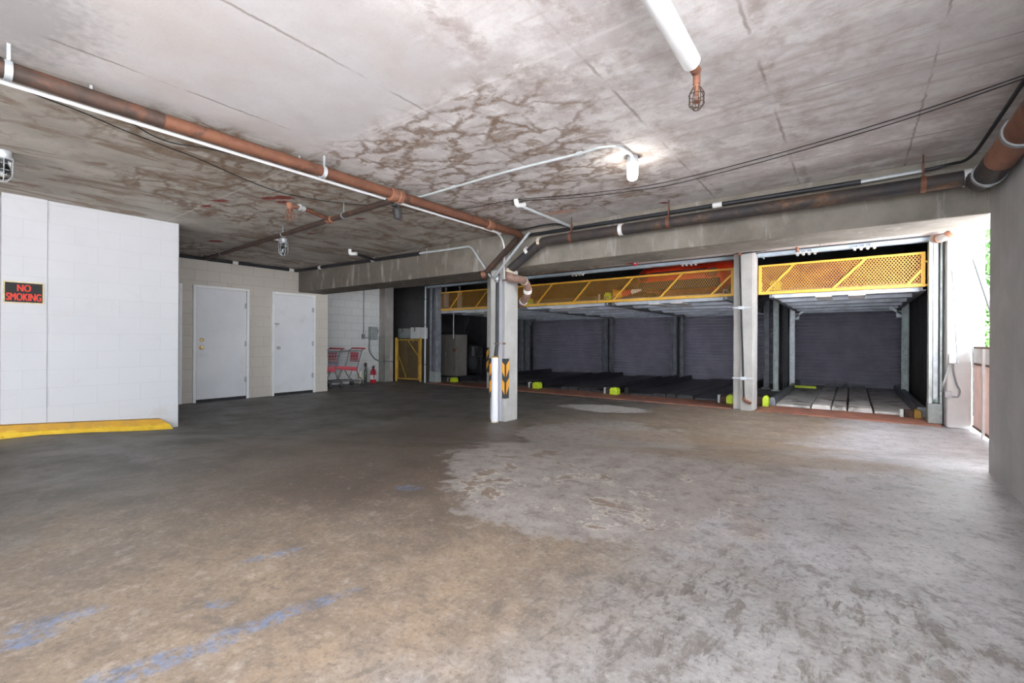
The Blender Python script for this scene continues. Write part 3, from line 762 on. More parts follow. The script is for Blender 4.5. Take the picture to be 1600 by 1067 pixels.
rp = thing('soil_pipe', 'big rusty pipe along the top of the right wall in the upper right corner', 'pipe', (.765, 3.6, 2.36))
RX, RZ = .772, 2.365
MB().tube(fillet([(.70, DY, DZ), (RX, 4.93, RZ+.03), (RX, 4.66, RZ)], .08), [.062]*2 + [.07]*5 + [.083]*2, 20).build('elbow', M['drain'], rp)
MB().tube([(RX, 4.66, RZ), (RX, 4.30, RZ)], .085, 22).build('dark_length', M['drain'], rp)
MB().tube([(RX, 4.30, RZ), (RX, 3.80, RZ)], .084, 22).build('rusty_length', M['rust_light'], rp)
MB().tube([(RX, 3.80, RZ), (RX, 1.0, RZ)], .085, 22).build('far_length', M['rust'], rp)
for y in (4.64, 3.82): MB().lathe([(.085,-.02),(.095,-.02),(.095,.02),(.085,.02)], (RX, y, RZ), 22, (0,1,0)).build('collar', M['grey_metal'], rp)

ub = thing('upper_pipe', 'thin black pipe in the corner of beam and ceiling, above the drain pipe', 'pipe', (-1.5, 5.1, 2.58))
MB().tube([at(823, 368, 1, 5.1), at(880, 359, 1, 5.1), (.05, 5.1, 2.58)], .022, 12).build('pipe', M['black_pipe'], ub)
MB().tube([(.05, 5.1, 2.58), (.46, 5.1, 2.59)], .016, 10).build('conduit', M['grey_pvc'], ub)
MB().tube(spline([(.45, 5.1, 2.59), (.62, 5.06, 2.595), (.70, 4.85, 2.56), (.72, 4.2, 2.55), (.73, 1.5, 2.55)], 6), .012, 10).build('hose', M['black_pipe'], ub)
c = along((-3, 5.1, 2.58), (.5, 5.1, 2.58), 1120)
MB().lathe([(.024,-.045),(.028,-.045),(.028,.045),(.024,.045)], c, 14, (1,0,0)).build('coupling', M['label_white'], ub)
dc = thing('diagonal_conduit', 'bright grey conduit slanting down to the pillar top beside the dark pipe', 'conduit', at(774, 431, 1, 4.98))
MB().tube(fillet([at(826, 364, 1, 5.04), at(824, 366, 1, 5.0), at(774, 430, 1, 5.02), at(776, 440, 1, 5.12)], .05), .02, 12).build('pipe', M['galv'], dc)
MB().lathe([(.022,-.03),(.028,-.03),(.028,.03),(.022,.03)], at(776, 434, 1, 5.07), 12, (.1,.3,-1)).build('coupling', M['galv'], dc)

wp = thing('wall_top_pipe', 'black pipe along the top of the door wall and the left half of the beam', 'pipe', (-9.4, 4, 2.6))
q0 = at(655, 396, 1, 5.14)
MB().tube(fillet([(XD+.05, 2.3, 2.64), (XD+.05, 5.13, 2.64), (-9.4, 5.14, 2.64), (q0.x, 5.14, q0.z)], .06), .032, 12).build('pipe', M['black_pipe'], wp)
for y in (3.9, 5.0): MB().lathe([(.033,-.05),(.036,-.05),(.036,.05),(.033,.05)], (XD+.05, y, 2.64), 12, (0,1,0)).build('coupling', M['label_white'], wp)
for px in (500, 583): c = along((-9.4, 5.14, 2.64), (q0.x, 5.14, q0.z), px); MB().lathe([(.034,-.04),(.038,-.04),(.038,.04),(.034,.04)], c, 12, (1,0,0)).build('coupling', M['label_white'], wp)
gc = thing('beam_conduit', 'pale grey conduit along the left beam bending down to the pillar', 'conduit', at(735, 386, 1, 5.15))
MB().tube(fillet([q0 + V((-.05,0,0)), at(735, 385, 1, 5.15), at(759, 421, 1, 5.15), at(766, 434, 1, 5.12), at(773, 434, 1, 5.08)], .06), .017, 10).build('pipe', M['grey_pvc'], gc)
e0 = at(546, 397, 2, 2.60)
we = thing('pvc_elbow', 'small white elbow with a black stub pipe near the left beam', 'pipe', e0)
MB().tube(fillet([e0 + V((0,0,.08)), e0, e0 + V((.12,.05,0))], .03), .028, 12).build('elbow', M['white_pvc'], we)
MB().tube([e0 + V((.1,.04,0)), at(583, 406, 1, 5.12)], .024, 10).build('pipe', M['black_pipe'], we)
e1 = ceil(805, 314, 2.66); e2 = at(893, 355, 1, 5.05)
pe = thing('pvc_drop', 'white elbow and grey pipe crossing the ceiling to the drain pipe', 'pipe', e1)
MB().tube(fillet([e1 + V((0,0,.02)), e1 + V((0,.02,-.045)), e1.lerp(e2, .13)], .02), .026, 12).build('elbow', M['white_pvc'], pe)
MB().tube([e1.lerp(e2, .08) + V((0,0,-.03)), e2], .017, 10).build('pipe', M['grey_pvc'], pe)

# cables and conduits on the ceiling
def cable(name, pts, r, m, label, cat='cable', sag=0.0, n=5):
    return tag(MB().tube(spline(pts, n), r, 6).build(name, M[m]), label, cat)
cz = 2.668
cable('ceiling_cable', [V((-2.99,-.6,cz))] + [ceil(x, y, cz) for x, y in ((0,94),(120,137),(250,183),(400,236),(500,262),(560,288),(610,306),(660,324),(720,343),(770,356),(805,360),(850,352),(872,351))] + [at(895, 356, 1, 5.08)], .012, 'wire', 'thick black cable clipped to the ceiling along the rusty main pipe')
cable('ceiling_wire', [ceil(x, y, cz) for x, y in ((683,331),(740,324),(800,313),(900,304),(985,294),(1056,281),(1200,244),(1400,185),(1600,117),(1700,80))], .0036, 'wire', 'upper of two thin black wires crossing the ceiling to the right')
cable('ceiling_wire', [ceil(x, y, cz) for x, y in ((812,314),(900,309),(985,299),(1056,287),(1200,250),(1400,191),(1600,122),(1700,85))], .0036, 'wire', 'lower of two thin black wires crossing the ceiling to the right')
cable('ceiling_wire', [ceil(x, y, cz) for x, y in ((30,138),(66,153),(130,177),(190,203),(260,230),(310,249),(400,288),(450,304),(520,316),(575,321))], .004, 'wire', 'thin black wire drooping left of the main pipe towards the sprinkler stub')
cable('ceiling_wire', [ceil(x, y, cz) for x, y in ((205,193),(235,211),(270,224),(320,232),(380,245),(430,258))], .004, 'wire', 'short black wire looping under the white conduit')
wc = thing('white_conduit', 'thin white conduit running alongside the rusty main pipe', 'conduit', (-3.7, 2, 2.55))
MB().tube(spline([(-3.70, -1.5, 2.54), (-3.70, .5, 2.54), (-3.70, 2.5, 2.545), (-3.69, 4.7, 2.555)], 4) + spline([at(764, 357, 1, 4.95), at(780, 368, 1, 5.08), at(787, 386, 1, 5.16), at(787, 415, 1, 5.17), at(788, 436, 1, 5.17)], 5), .0125, 8).build('pipe', M['white_pvc'], wc)
for y in (.7, 2.0, 3.3): MB().bar((-3.70, y, 2.565), (-3.70, y, H), .012, .012).build('clip', M['galv'], wc)
LP = V((-1.47, 3.635, H))
lc = thing('lamp_conduit', 'pale conduit arching across the ceiling to the lit lamp', 'conduit', ceil(800, 265))
MB().tube(spline([ceil(x, y, 2.665) for x, y in ((622,318),(655,308),(710,292),(800,266),(905,240),(935,231),(962,229),(978,236),(986,243))], 6), .012, 8).build('pipe', M['grey_pvc'], lc)
for px, py in ((707,293),(904,241)): p = ceil(px, py, 2.665); MB().box(p.x-.025, p.x+.025, p.y-.012, p.y+.012, 2.652, H).build('clip', M['galv'], lc)

# ------------------------------------------------------------------ lamps
def lamp(c, label, lit, cage, s=1.0):
    c = V(c); t = thing('ceiling_lamp', label, 'lamp', c)
    MB().lathe([(.052*s,0),(.055*s,-.03*s),(.05*s,-.05*s),(.062*s,-.052*s),(.064*s,-.07*s),(.045*s,-.075*s)], c, 22).build('mount', M['galv'], t)
    if lit:
        MB().lathe([(.046*s,-.07*s),(.052*s,-.09*s),(.053*s,-.19*s),(.045*s,-.225*s),(.02*s,-.24*s)], c, 22).build('globe', M['bulb_on'], t)
    else:
        MB().lathe([(.042*s,-.072*s),(.046*s,-.09*s),(.046*s,-.19*s),(.036*s,-.22*s),(.012*s,-.23*s)], c, 20).build('globe', M['jar'], t)
        MB().lathe([(.018*s,-.075*s),(.02*s,-.11*s),(.03*s,-.14*s),(.03*s,-.165*s),(.012*s,-.19*s)], c, 14).build('bulb', M['bulb_off'], t)
    if cage:
        m = MB()
        for kk in range(6):
            th = kk*math.pi/3; dx, dy = math.cos(th)*s, math.sin(th)*s
            m.tube([c+V((dx*.06,dy*.06,-.06*s)), c+V((dx*.058,dy*.058,-.2*s)), c+V((dx*.03,dy*.03,-.24*s)), c+V((0,0,-.25*s))], .003*s, 5)
        for z in (-.11, -.16, -.205): m.tube([c+V((math.cos(i*math.pi/10)*.059*s, math.sin(i*math.pi/10)*.059*s, z*s)) for i in range(20)], .003*s, 5, closed=True)
        m.build('cage', M['galv'], t)
    return t
lamp(LP, 'lit ceiling lamp with a glowing white globe', True, False, .82)
l2 = ceil(442, 373); lamp(l2, 'unlit caged lamp far off over the doors', False, True, 1.05)
lamp(ceil(3, 236), 'unlit caged lamp cut by the left edge of the photo', False, True, 1.0)
lk = thing('conduit_run', 'short white conduit from the branch pipe to the unlit lamp over the doors', 'conduit', l2)
MB().tube([ceil(405, 376, 2.66), ceil(424, 373, 2.65), l2 + V((-.03,-.02,-.03))], .014, 8).build('pipe', M['white_pvc'], lk)
MB().tube([ceil(330, 397, 2.66), ceil(405, 376, 2.66), ceil(480, 352, 2.66), ceil(560, 327, 2.66), ceil(615, 316, 2.66)], .009, 6).build('conduit', M['grey_metal'], lk)
cb = at(620, 333, 1, 2.95)
cmr = thing('security_camera', 'small black camera hanging below the tee of the rusty pipe', 'camera', cb)
MB().lathe([(.034,-.05),(.04,-.045),(.042,.035),(.036,.045)], cb, 18, (.15,-.35,1)).build('body', M['black'], cmr)
MB().tube([cb + V((0,0,.04)), cb + V((.01,.01,.08)), (cb.x-.02, 2.93, 2.50)], .012, 8).lathe([(.03,0),(.03,.02),(.01,.025)], (cb.x-.02, 2.93, 2.475), 12).build('bracket', M['black'], cmr)
MB().lathe([(.03,-.055),(.028,-.062),(.01,-.064)], cb, 16, (.15,-.35,1)).build('lens', M['dark_plastic'], cmr)

# ------------------------------------------------------------------ the car lift: gates, headers, decks, posts, shutters
def clip_bar(m, p, q, x0, x1, z0, z1, w, y, th=.003):
    dx, dz = q[0]-p[0], q[1]-p[1]; t0, t1 = 0.0, 1.0
    for pp, dd, lo, hi in ((p[0], dx, x0, x1), (p[1], dz, z0, z1)):
        if abs(dd) < 1e-9:
            if pp < lo or pp > hi: return
            continue
        a, b = (lo-pp)/dd, (hi-pp)/dd
        if a > b: a, b = b, a
        t0, t1 = max(t0, a), min(t1, b)
    if t1 - t0 < 1e-4: return
    A = (p[0]+dx*t0, p[1]+dz*t0); B = (p[0]+dx*t1, p[1]+dz*t1)
    L = math.hypot(B[0]-A[0], B[1]-A[1]); nx, nz = -(B[1]-A[1])/L*w/2, (B[0]-A[0])/L*w/2
    m.add([(A[0]+nx,y,A[1]+nz),(A[0]-nx,y,A[1]-nz),(B[0]-nx,y,B[1]-nz),(B[0]+nx,y,B[1]+nz),
           (A[0]+nx,y+th,A[1]+nz),(A[0]-nx,y+th,A[1]-nz),(B[0]-nx,y+th,B[1]-nz),(B[0]+nx,y+th,B[1]+nz)],
          [(0,1,2,3),(7,6,5,4),(0,4,5,1),(1,5,6,2),(2,6,7,3),(3,7,4,0)])
def expanded(m, x0, x1, z0, z1, y, px, pz, w):
    s_ = (z1-z0); run = s_ / pz * px
    n0 = int((x1-x0+run)/px) + 2
    for i in range(n0):
        x = x0 - run + i*px
        clip_bar(m, (x, z0), (x+run, z1), x0, x1, z0, z1, w, y)
        clip_bar(m, (x+run, z0), (x, z1), x0, x1, z0, z1, w, y + .0031)
def gate(x0, x1, z0, z1, y, diags, label, px, pz, w, group=None):
    t = thing('lift_gate', label, 'gate', ((x0+x1)/2, y, z0), group=group)
    f = MB().box(x0, x1, y-.02, y+.02, z1-.035, z1).box(x0, x1, y-.03, y+.03, z0, z0+.05).box(x0, x0+.05, y-.02, y+.02, z0+.05, z1-.035).box(x1-.05, x1, y-.02, y+.02, z0+.05, z1-.035)
    f.build('frame', M['yellow'], t, bevel=.004)
    m = MB(); expanded(m, x0+.05, x1-.05, z0+.05, z1-.035, y+.006, px, pz, w); m.build('mesh_panel', M['mesh_yellow'], t)
    for a, b in diags:
        m = MB(); L = V((b[0]-a[0], 0, b[1]-a[1]))
        m.bar((a[0], y-.012, a[1]), (b[0], y-.012, b[1]), .012, .034, (0,1,0)) if False else m.bar((a[0], y-.012, a[1]), (b[0], y-.012, b[1]), .034, .012, (0,1,0))
        m.build('brace', M['yellow'], t)
    return t
GZ0, GZ1, GY = 1.985, 2.497, 9.0
dl = [((x, GZ0+.04), (x+.44, GZ1-.02)) for x in (-8.80, -7.88, -6.93, -5.97, -5.0, -4.04, -3.06)] + [((-2.11, GZ0+.04), (-1.74, GZ1-.1)), ((-9.53, 2.3), (-9.34, GZ1-.02))]
gate(-9.57, -1.72, GZ0, GZ1, GY, dl, 'long yellow mesh gate across the wide left lift opening', .044, .07, .0062)
gate(-1.33, .845, GZ0, GZ1, GY, [((-1.22, GZ0+.03), (-.79, GZ1-.02)), ((-.275, GZ0+.03), (.165, GZ1-.02)), ((.64, GZ0+.03), (.81, 2.24))], 'bright yellow mesh gate over the single right lift bay', .040, .058, .0125)
m = MB().box(.84, .90, GY-.01, GY+.01, GZ1-.16, GZ1-.13).box(.84, .92, GY-.01, GY+.01, GZ0+.01, GZ0+.04)
tag(m.build('gate_pin', M['yellow']), 'pair of yellow guide pins at the right end of the bright yellow gate', 'guide pin')

def header(x0, x1, label, mt):
    t = thing('steel_header', label, 'steel beam', ((x0+x1)/2, 8.93, 2.63))
    MB().prism([(8.865,2.63),(8.985,2.63),(8.985,2.65),(8.90,2.65),(8.90,2.96),(8.985,2.96),(8.985,2.98),(8.865,2.98)], 0, x0, x1).build('channel', M[mt], t, bevel=.003)
    for xx in (x0+.05, x1-.05):
        MB().prism([(8.9,2.64),(9.25,2.64),(9.25,2.9),(8.9,2.9)], 0, xx-.006, xx+.006).build('end_bracket', M[mt], t)
header(-9.57, -1.70, 'long blue-grey steel header above the wide left lift gate', 'header')
header(-1.33, 1.0, 'blue-grey steel header above the bright yellow gate', 'header')
def roller_bracket(px, py, label):
    c = at(px, py, 1, 8.85); c.z = 2.63
    t = thing('roller_bracket', label, 'bracket', c, group='white roller brackets under the steel headers')
    MB().box(-.16, .16, -.03, .03, -.012, 0).build('plate', M['label_white'], t, local=True)
    for i in range(4):
        MB().lathe([(.018,-.03),(.022,-.025),(.022,.025),(.018,.03)], (-.12+.08*i, 0, -.028), 12, (0,1,0)).build('roller', M['galv'], t, local=True)
    for i in range(3):
        MB().tube([(-.08+.08*i, -.02, -.01), (-.08+.08*i, -.02, .03)], .008, 6).build('bolt', M['label_white'], t, local=True)
roller_bracket(1259, 391, 'white roller bracket under the right steel header, the left one')
roller_bracket(1350, 383, 'white roller bracket under the right steel header, the right one')
roller_bracket(1076, 410, 'white roller bracket under the long left steel header, above the red car')
roller_bracket(902, 424, 'white roller bracket under the long left steel header, nearest the big drain bend')
bl = at(991, 412, 1, 8.5)
rb = thing('red_fitting', 'small round red fitting on a red stub under the beam, left of the red car', 'fitting', bl)
MB().lathe([(.02,0),(.05,.01),(.055,.03),(.045,.05)], bl, 16, (.5,-.85,0)).build('disc', M['ext_red'], rb)
MB().tube([bl, at(965, 411, 1, 8.6), at(962, 405, 1, 8.6)], .018, 8).build('stub', M['ext_red'], rb)
MB().lathe([(.02,0),(.022,.02),(.012,.03)], bl + V((.02,-.04,-.0)), 12, (.5,-.85,0)).build('face', M['label_white'], rb)

def upper_deck(x0, x1, label, ymax=14.3):
    xc = (x0+x1)/2
    t = thing('upper_deck', label, 'lift platform', (xc, 9.06, 1.93), group='raised steel lift decks')
    poly = []; y = 9.1; zt = 2.06
    bot = []
    while y < ymax:
        bot += [(y, 2.04), (y+.09, 2.04), (y+.11, 1.985), (y+.25, 1.985), (y+.27, 2.04)]; y += .32
    poly = [(9.1, zt)] + bot + [(y, 2.04), (y, zt)]
    MB().prism(poly, 0, x0+.06, x1-.06).build('deck_plate', M['under'], t)
    for xx in (x0, x1-.07):
        MB().prism([(xx,1.93),(xx+.07,1.93),(xx+.07,1.95),(xx+.025,1.95),(xx+.025,2.10),(xx+.07,2.10),(xx+.07,2.12),(xx,2.12)], 1, 9.06, ymax).build('side_beam', M['post'], t)
    for i in range(6):
        yy = 9.12 + i * (ymax-9.3)/5
        MB().box(x0+.03, x1-.03, yy, yy+.16, 1.93, 1.99).build('cross_member', M['under'], t)
    for dx in (-.24, .2):
        MB().box(xc+dx-.11, xc+dx+.11, 9.1, 9.75, 1.91, 1.93).build('centre_plate', M['label_white'], t)
    return t
upper_deck(-9.45, -6.5, 'raised steel lift deck above the leftmost lower bay, behind the nearest pillar')
upper_deck(-6.38, -4.2, 'raised steel lift deck above the middle roller shutter')
upper_deck(-4.1, -1.85, 'raised steel lift deck carrying the red car')
upper_deck(-1.17, .86, 'raised pale steel lift deck above the single right bay')

def lower_deck(x0, x1, label, tr_m, mid_m, rail_m, group='lower lift decks'):
    t = thing('lower_deck', label, 'lift platform', ((x0+x1)/2, 9.05, 0), group=group)
    w = x1 - x0; Y0, Y1 = 9.5, 14.4
    f = lambda q: x0 + w*q
    MB().box(f(.05), f(.29), Y0+.02, Y1, .0, .05).build('wheel_track', M[tr_m], t, bevel=.006)
    MB().box(f(.70), f(.93), Y0+.02, Y1, .0, .05).build('wheel_track', M[tr_m], t, bevel=.006)
    for a, b in ((.30,.43),(.432,.53),(.535,.69)):
        MB().prism([(f(a),0),(f(b),0),(f(b)-.015,.085),(f(a)+.015,.085)], 1, Y0, Y1).build('centre_plate', M[mid_m], t, bevel=.004)
    for a, b in ((0,.045),(.935,1.0)):
        MB().prism([(f(a),0),(f(b),0),(f(b),.10),(f(b)-.02,.16),(f(a)+.02,.16),(f(a),.10)], 1, Y0-.0, Y1).build('side_rail', M[rail_m], t)
    return t
lower_deck(-9.0, -6.42, 'dark oily lower lift deck, leftmost of the wide opening', 'deck_dark', 'deck_dark', 'black_pipe')
lower_deck(-6.2, -4.2, 'dark oily lower lift deck before the middle roller shutter', 'deck_dark', 'deck_dark', 'black_pipe')
lower_deck(-4.0, -1.9, 'dark oily lower lift deck next to the right pillar', 'deck_dark', 'deck_dark', 'black_pipe')
lower_deck(-1.22, .93, 'pale worn lower lift deck of the single right bay', 'deck_pale', 'deck_pale', 'deck')

def end_cap(px, py, Y, z0, label, w=.17, h=.15, m='lime'):
    c = at(px, py, 1, Y); c.z = z0
    t = thing('rail_end_cap', label, 'end cap', c, group='lime end caps')
    MB().prism([(-w/2,0),(w/2,0),(w/2,h*.75),(w/2-.03,h),(-w/2+.03,h),(-w/2,h*.75)], 1, -.09, .09).build('cap', M[m], t, local=True, bevel=.01)
    MB().box(-w/2-.11, -w/2, -.05, .09, 0, h*.85).build('bracket', M['dark_rust'], t, local=True, bevel=.008)
    MB().box(-w/2-.16, -w/2-.12, -.03, .05, 0, h*.9).build('side_plate', M['post_pale'], t, local=True)
    return t
end_cap(840, 603, 9.3, .018, 'lime green end cap on the floor just right of the nearest pillar')
end_cap(961, 612, 9.3, .018, 'lime green end cap on the floor below the middle roller shutter')
end_cap(1141, 622, 9.3, .018, 'dull lime end cap against the left foot of the right pillar', .10, .16)
end_cap(710, 590, 9.3, 0.0, 'lime green end cap at the foot of the beige cabinet in the dark bay', .15, .14)
end_cap(1197, 630, 9.3, .018, 'pale lime end cap at the left rail of the single right bay', .09, .19)
end_cap(1434, 645, 9.3, .018, 'dirty end cap at the right rail of the single right bay', .09, .13, 'old_yellow')
end_cap(826, 465, 9.18, 2.06, 'lime end cap on the raised deck just right of the pillar bend', .17, .14)
end_cap(951, 464, 9.18, 2.06, 'lime end cap on the raised deck beside the orange cone', .15, .15)
end_cap(1212, 447, 9.18, 2.06, 'lime end cap behind the left end of the bright yellow mesh gate', .17, .17)
for px, py, lb in ((824, 578, 'small lime plate at the foot of the leftmost rear post'), (949, 584, 'small lime plate at the foot of the rear posts by the middle shutter')):
    c = at(px, py, 1, 13.6); tag(MB().box(c.x-.09, c.x+.09, 13.6, 13.68, .0, .10).build('foot_plate', M['lime'], bevel=.008), lb, 'plate')
ws = at(1254, 600, 1, 13.0)
w_ = thing('wheel_stop', 'lime green wheel stop bar at the back of the single right bay', 'wheel stop', (ws.x, 13.0, .05))
MB().box(ws.x-.28, ws.x+.28, 12.95, 13.05, .05, .13).build('bar', M['lime'], w_, bevel=.012)
MB().box(ws.x-.33, ws.x+.33, 12.75, 12.95, .05, .075).build('base', M['dark_plastic'], w_, bevel=.006)
hk = at(1313, 597, 1, 13.6)
dh = thing('deck_hook', 'small dark tow hook standing on the centre plates of the right bay', 'hook', (hk.x, 13.6, .085))
MB().tube(spline([(hk.x-.2,13.6,.09),(hk.x-.12,13.6,.2),(hk.x,13.6,.12),(hk.x+.1,13.6,.22),(hk.x+.18,13.6,.15),(hk.x+.22,13.6,.09)], 6), .022, 8).build('hook', M['grey_metal'], dh)
MB().box(hk.x-.24, hk.x+.26, 13.55, 13.65, .085, .1).build('base', M['deck_dark'], dh)

def lift_post(x, y, label, m='post', braces=(), w=.13, h=2.2):
    t = thing('lift_post', label, 'post', (x, y, 0), group='rear lift posts')
    MB().prism([(x-w/2,y-w/2),(x-w/2+.015,y-w/2),(x-w/2+.015,y+w/2-.015),(x+w/2-.015,y+w/2-.015),(x+w/2-.015,y-w/2),(x+w/2,y-w/2),(x+w/2,y+w/2),(x-w/2,y+w/2)], 2, .02, h).build('channel', M[m], t)
    MB().box(x-w*.8, x+w*.8, y-w*.8, y+w*.8, 0, .025).build('base_plate', M[m], t)
    for d in braces:
        MB().bar((x+d*w*.4, y, 1.78), (x+d*.5, y, 2.12), .05, .02, (0,1,0)).build('brace', M['post'] if m == 'post' else M['galv'], t)
        MB().box(min(x+d*w*.5, x+d*(w*.5+.09)), max(x+d*w*.5, x+d*(w*.5+.09)), y-.01, y+.01, 1.72, 1.86).build('gusset', M['galv'] if m != 'post' else M['post'], t)
    return t
lift_post(-9.28, 13.4, 'dark lift post just right of the nearest pillar, far back', braces=(1,))
lift_post(-9.55, 13.4, 'darkest lift post right beside the nearest pillar, far back')
lift_post(-6.66, 14.2, 'left post of the dark pair between the two left shutters', braces=(-1,))
lift_post(-6.45, 14.2, 'right post of the dark pair between the two left shutters', braces=(1,), w=.10)
lift_post(-4.38, 14.2, 'left post of the dark pair next to the third shutter', braces=(-1,))
lift_post(-4.16, 14.2, 'right post of the dark pair next to the third shutter', braces=(1,), w=.10)
lift_post(-1.73, 13.0, 'dark post seen just right of the right pillar', w=.12)
lift_post(-1.48, 12.6, 'pale greenish post in the left of the right bay', 'post_pale', w=.11)
lift_post(-1.32, 12.9, 'black post between the pale post and the zinc post', 'black_pipe', w=.10)
lift_post(-1.20, 13.2, 'zinc grey post at the left edge of the right bay shutter', 'galv', (1,), w=.11)
lift_post(.90, 13.0, 'green-grey post at the right edge of the right bay shutter', 'post_pale', (-1,), w=.12)
for x0, x1, y, lb in ((-9.6, -1.75, 14.28, 'long dark rear cross beam above the three left shutters'), (-1.3, .95, 13.3, 'short rear cross beam above the right bay shutter')):
    tag(MB().prism([(y,2.12),(y+.12,2.12),(y+.12,2.28),(y,2.28)], 0, x0, x1).build('rear_beam', M['post'], bevel=.006), lb, 'steel beam')

def shutter(x0, x1, y, label, z1=2.45):
    t = thing('roller_shutter', label, 'roller shutter', ((x0+x1)/2, y, 0), group='plum-grey roller shutters')
    prof = []; z = .08
    while z < z1 - .01:
        prof += [(y, z), (y-.022, z+.010), (y-.032, z+.035), (y-.022, z+.066), (y, z+.076), (y, z+.09)]; z += .092
    poly = prof + [(y+.02, z), (y+.02, .08)]
    MB().prism(poly, 0, x0+.03, x1-.03).build('curtain', M['shutter'], t, angle=50)
    MB().box(x0+.03, x1-.03, y-.03, y+.03, .0, .085).build('bottom_bar', M['shutter'], t, bevel=.005)
    for xx in (x0, x1-.06):
        MB().box(xx, xx+.06, y-.05, y+.04, 0, z1+.05).build('guide_rail', M['post'], t, bevel=.004)
    MB().lathe([(.16,0),(.16,x1-x0)], (x0, y+.02, z1+.16), 18, (1,0,0)).build('drum', M['post'], t)
    return t
shutter(-9.95, -7.0, 14.8, 'plum-grey roller shutter nearest the pillar, leftmost')
shutter(-6.72, -4.6, 14.8, 'plum-grey roller shutter in the middle of the wide opening')
shutter(-4.32, -1.75, 14.8, 'plum-grey roller shutter beside the right pillar')
shutter(-1.40, 1.0, 14.8, 'wide plum-grey roller shutter at the back of the single right bay')

def front_post(x0, x1, y0, y1, label, m, mb_):
    t = thing('front_post', label, 'post', ((x0+x1)/2, (y0+y1)/2, 0))
    w = x1-x0
    MB().prism([(x0,y0),(x0+w*.28,y0),(x0+w*.28,y0+.02),(x0+.02,y0+.02),(x0+.02,y1-.02),(x1-.02,y1-.02),(x1-.02,y0),(x1,y0),(x1,y1),(x0,y1)], 2, .30, 2.62).build('channel', M[m], t, bevel=.002)
    MB().prism([(x0+w*.36,y0+.05),(x0+w*.72,y0+.05),(x0+w*.72,y1-.03),(x0+w*.36,y1-.03)], 2, .36, 2.6).build('guide', M[mb_], t)
    MB().box(x0-.01, x1+.01, y0-.0, y1, 0.018, .30).build('foot', M['box_grey'], t, bevel=.01)
    return t
front_post(.865, 1.005, 8.78, 8.96, 'pale green-grey steel post at the right of the single lift bay', 'post_pale', 'galv')
front_post(-9.38, -9.13, 8.80, 9.0, 'grey steel post at the left end of the wide lift opening', 'post', 'deck')
vp = thing('vertical_pipe', 'thin blue-grey vertical pipe beside the left steel post', 'pipe', (-9.47, 8.72, 0))
MB().tube([(-9.47, 8.72, 0), (-9.47, 8.72, 2.65)], .022, 12).build('pipe', M['header'], vp)
for z in (.5, 1.6, 2.3): MB().lathe([(.023,-.02),(.028,-.02),(.028,.02),(.023,.02)], (-9.47, 8.72, z), 12).build('clamp', M['grey_metal'], vp)

# thin pipe on the right pillar
pp = thing('pillar_pipe', 'thin dark pipe with rusty elbows down the right pillar', 'pipe', (-1.56, 8.58, .1))
a = at(1155, 397, 1, 8.6); b = at(1163, 625, 1, 8.6)
MB().tube([a, a.lerp(b, .5) + V((.0,-.0,0)), b], .014, 10).build('pipe', M['black_pipe'], pp)
MB().tube([a, at(1200, 390, 1, 8.6), at(1243, 383, 1, 8.6)], .014, 10).build('top_run', M['black_pipe'], pp)
m = MB(); e = at(1245, 384, 1, 8.6)
m.tube(fillet([at(1238, 384, 1, 8.6), e, e + V((.0,0,-.10))], .03), .022, 10); m.build('end_elbow', M['rust_light'], pp)
MB().lathe([(.02,-.03),(.028,-.03),(.028,.03),(.02,.03)], a, 12, (1,0,.0)).build('elbow', M['rust_light'], pp)
MB().tube(fillet([b + V((0,0,.05)), b, b + V((.11,-.02,-.05))], .03), .024, 10).build('foot_elbow', M['rust_light'], pp)
for py in (481, 591):
    c = along(a, b, 1155 + 8 * (py-397)/228.0); z = at(1158, py, 1, 8.6).z
    MB().box(-1.665, c.x+.14, 8.59, 8.615, z-.012, z+.012).box(c.x-.04, c.x+.04, 8.57, 8.6, z-.028, z+.028).build('clamp', M['galv'], pp)

# things on the raised decks
cyl = []
for px, rr, lb in ((696.5, .085, 'left of two grey vertical cylinders behind the left end of the long yellow gate'), (718, .07, 'right of two grey vertical cylinders behind the left end of the long yellow gate')):
    c = at(px, 470, 1, 9.55)
    t = thing('hydraulic_cylinder', lb, 'cylinder', (c.x, 9.55, 2.06))
    MB().lathe([(rr,0),(rr,.47),(rr*.8,.49)], (c.x, 9.55, 2.06), 18).build('barrel', M['galv'], t)
    MB().lathe([(rr*.3,.48),(rr*.3,.60),(rr*.5,.6),(rr*.5,.64)], (c.x, 9.55, 2.06), 12).build('rod', M['steel'], t)
pc = at(708.5, 500, 1, 9.6)
tag(MB().tube([(pc.x, 9.6, 2.04), (pc.x, 9.6, at(708.5, 529, 1, 9.6).z)], .012, 8).build('pull_cord', M['label_white']), 'thin white vertical cord hanging in the dark left bay', 'cord')
cn = at(962, 464, 1, 9.19); cn.z = 2.06
ct = thing('traffic_cone', 'orange and white cone lying on its side on the raised deck', 'cone', cn)
Mc = Matrix.Translation((0, 0, .10)) @ Matrix.Rotation(R(90), 4, 'Y') @ Matrix.Rotation(R(-7), 4, 'Y')
m = MB(); m.lathe([(.095,0),(.078,.16)], (0,0,0), 18); m.xf(Mc); m.build('lower_cone', M['guard_orange'], ct, local=True)
m = MB(); m.lathe([(.079,.16),(.05,.36)], (0,0,0), 18); m.xf(Mc); m.build('middle_cone', M['sign_red'], ct, local=True)
m = MB(); m.lathe([(.051,.36),(.022,.56),(.012,.565)], (0,0,0), 18); m.xf(Mc); m.build('tip', M['label_white'], ct, local=True)
m = MB(); m.box(-.11, .11, -.11, .11, -.02, 0); m.xf(Mc); m.build('foot', M['guard_orange'], ct, local=True, bevel=.006)

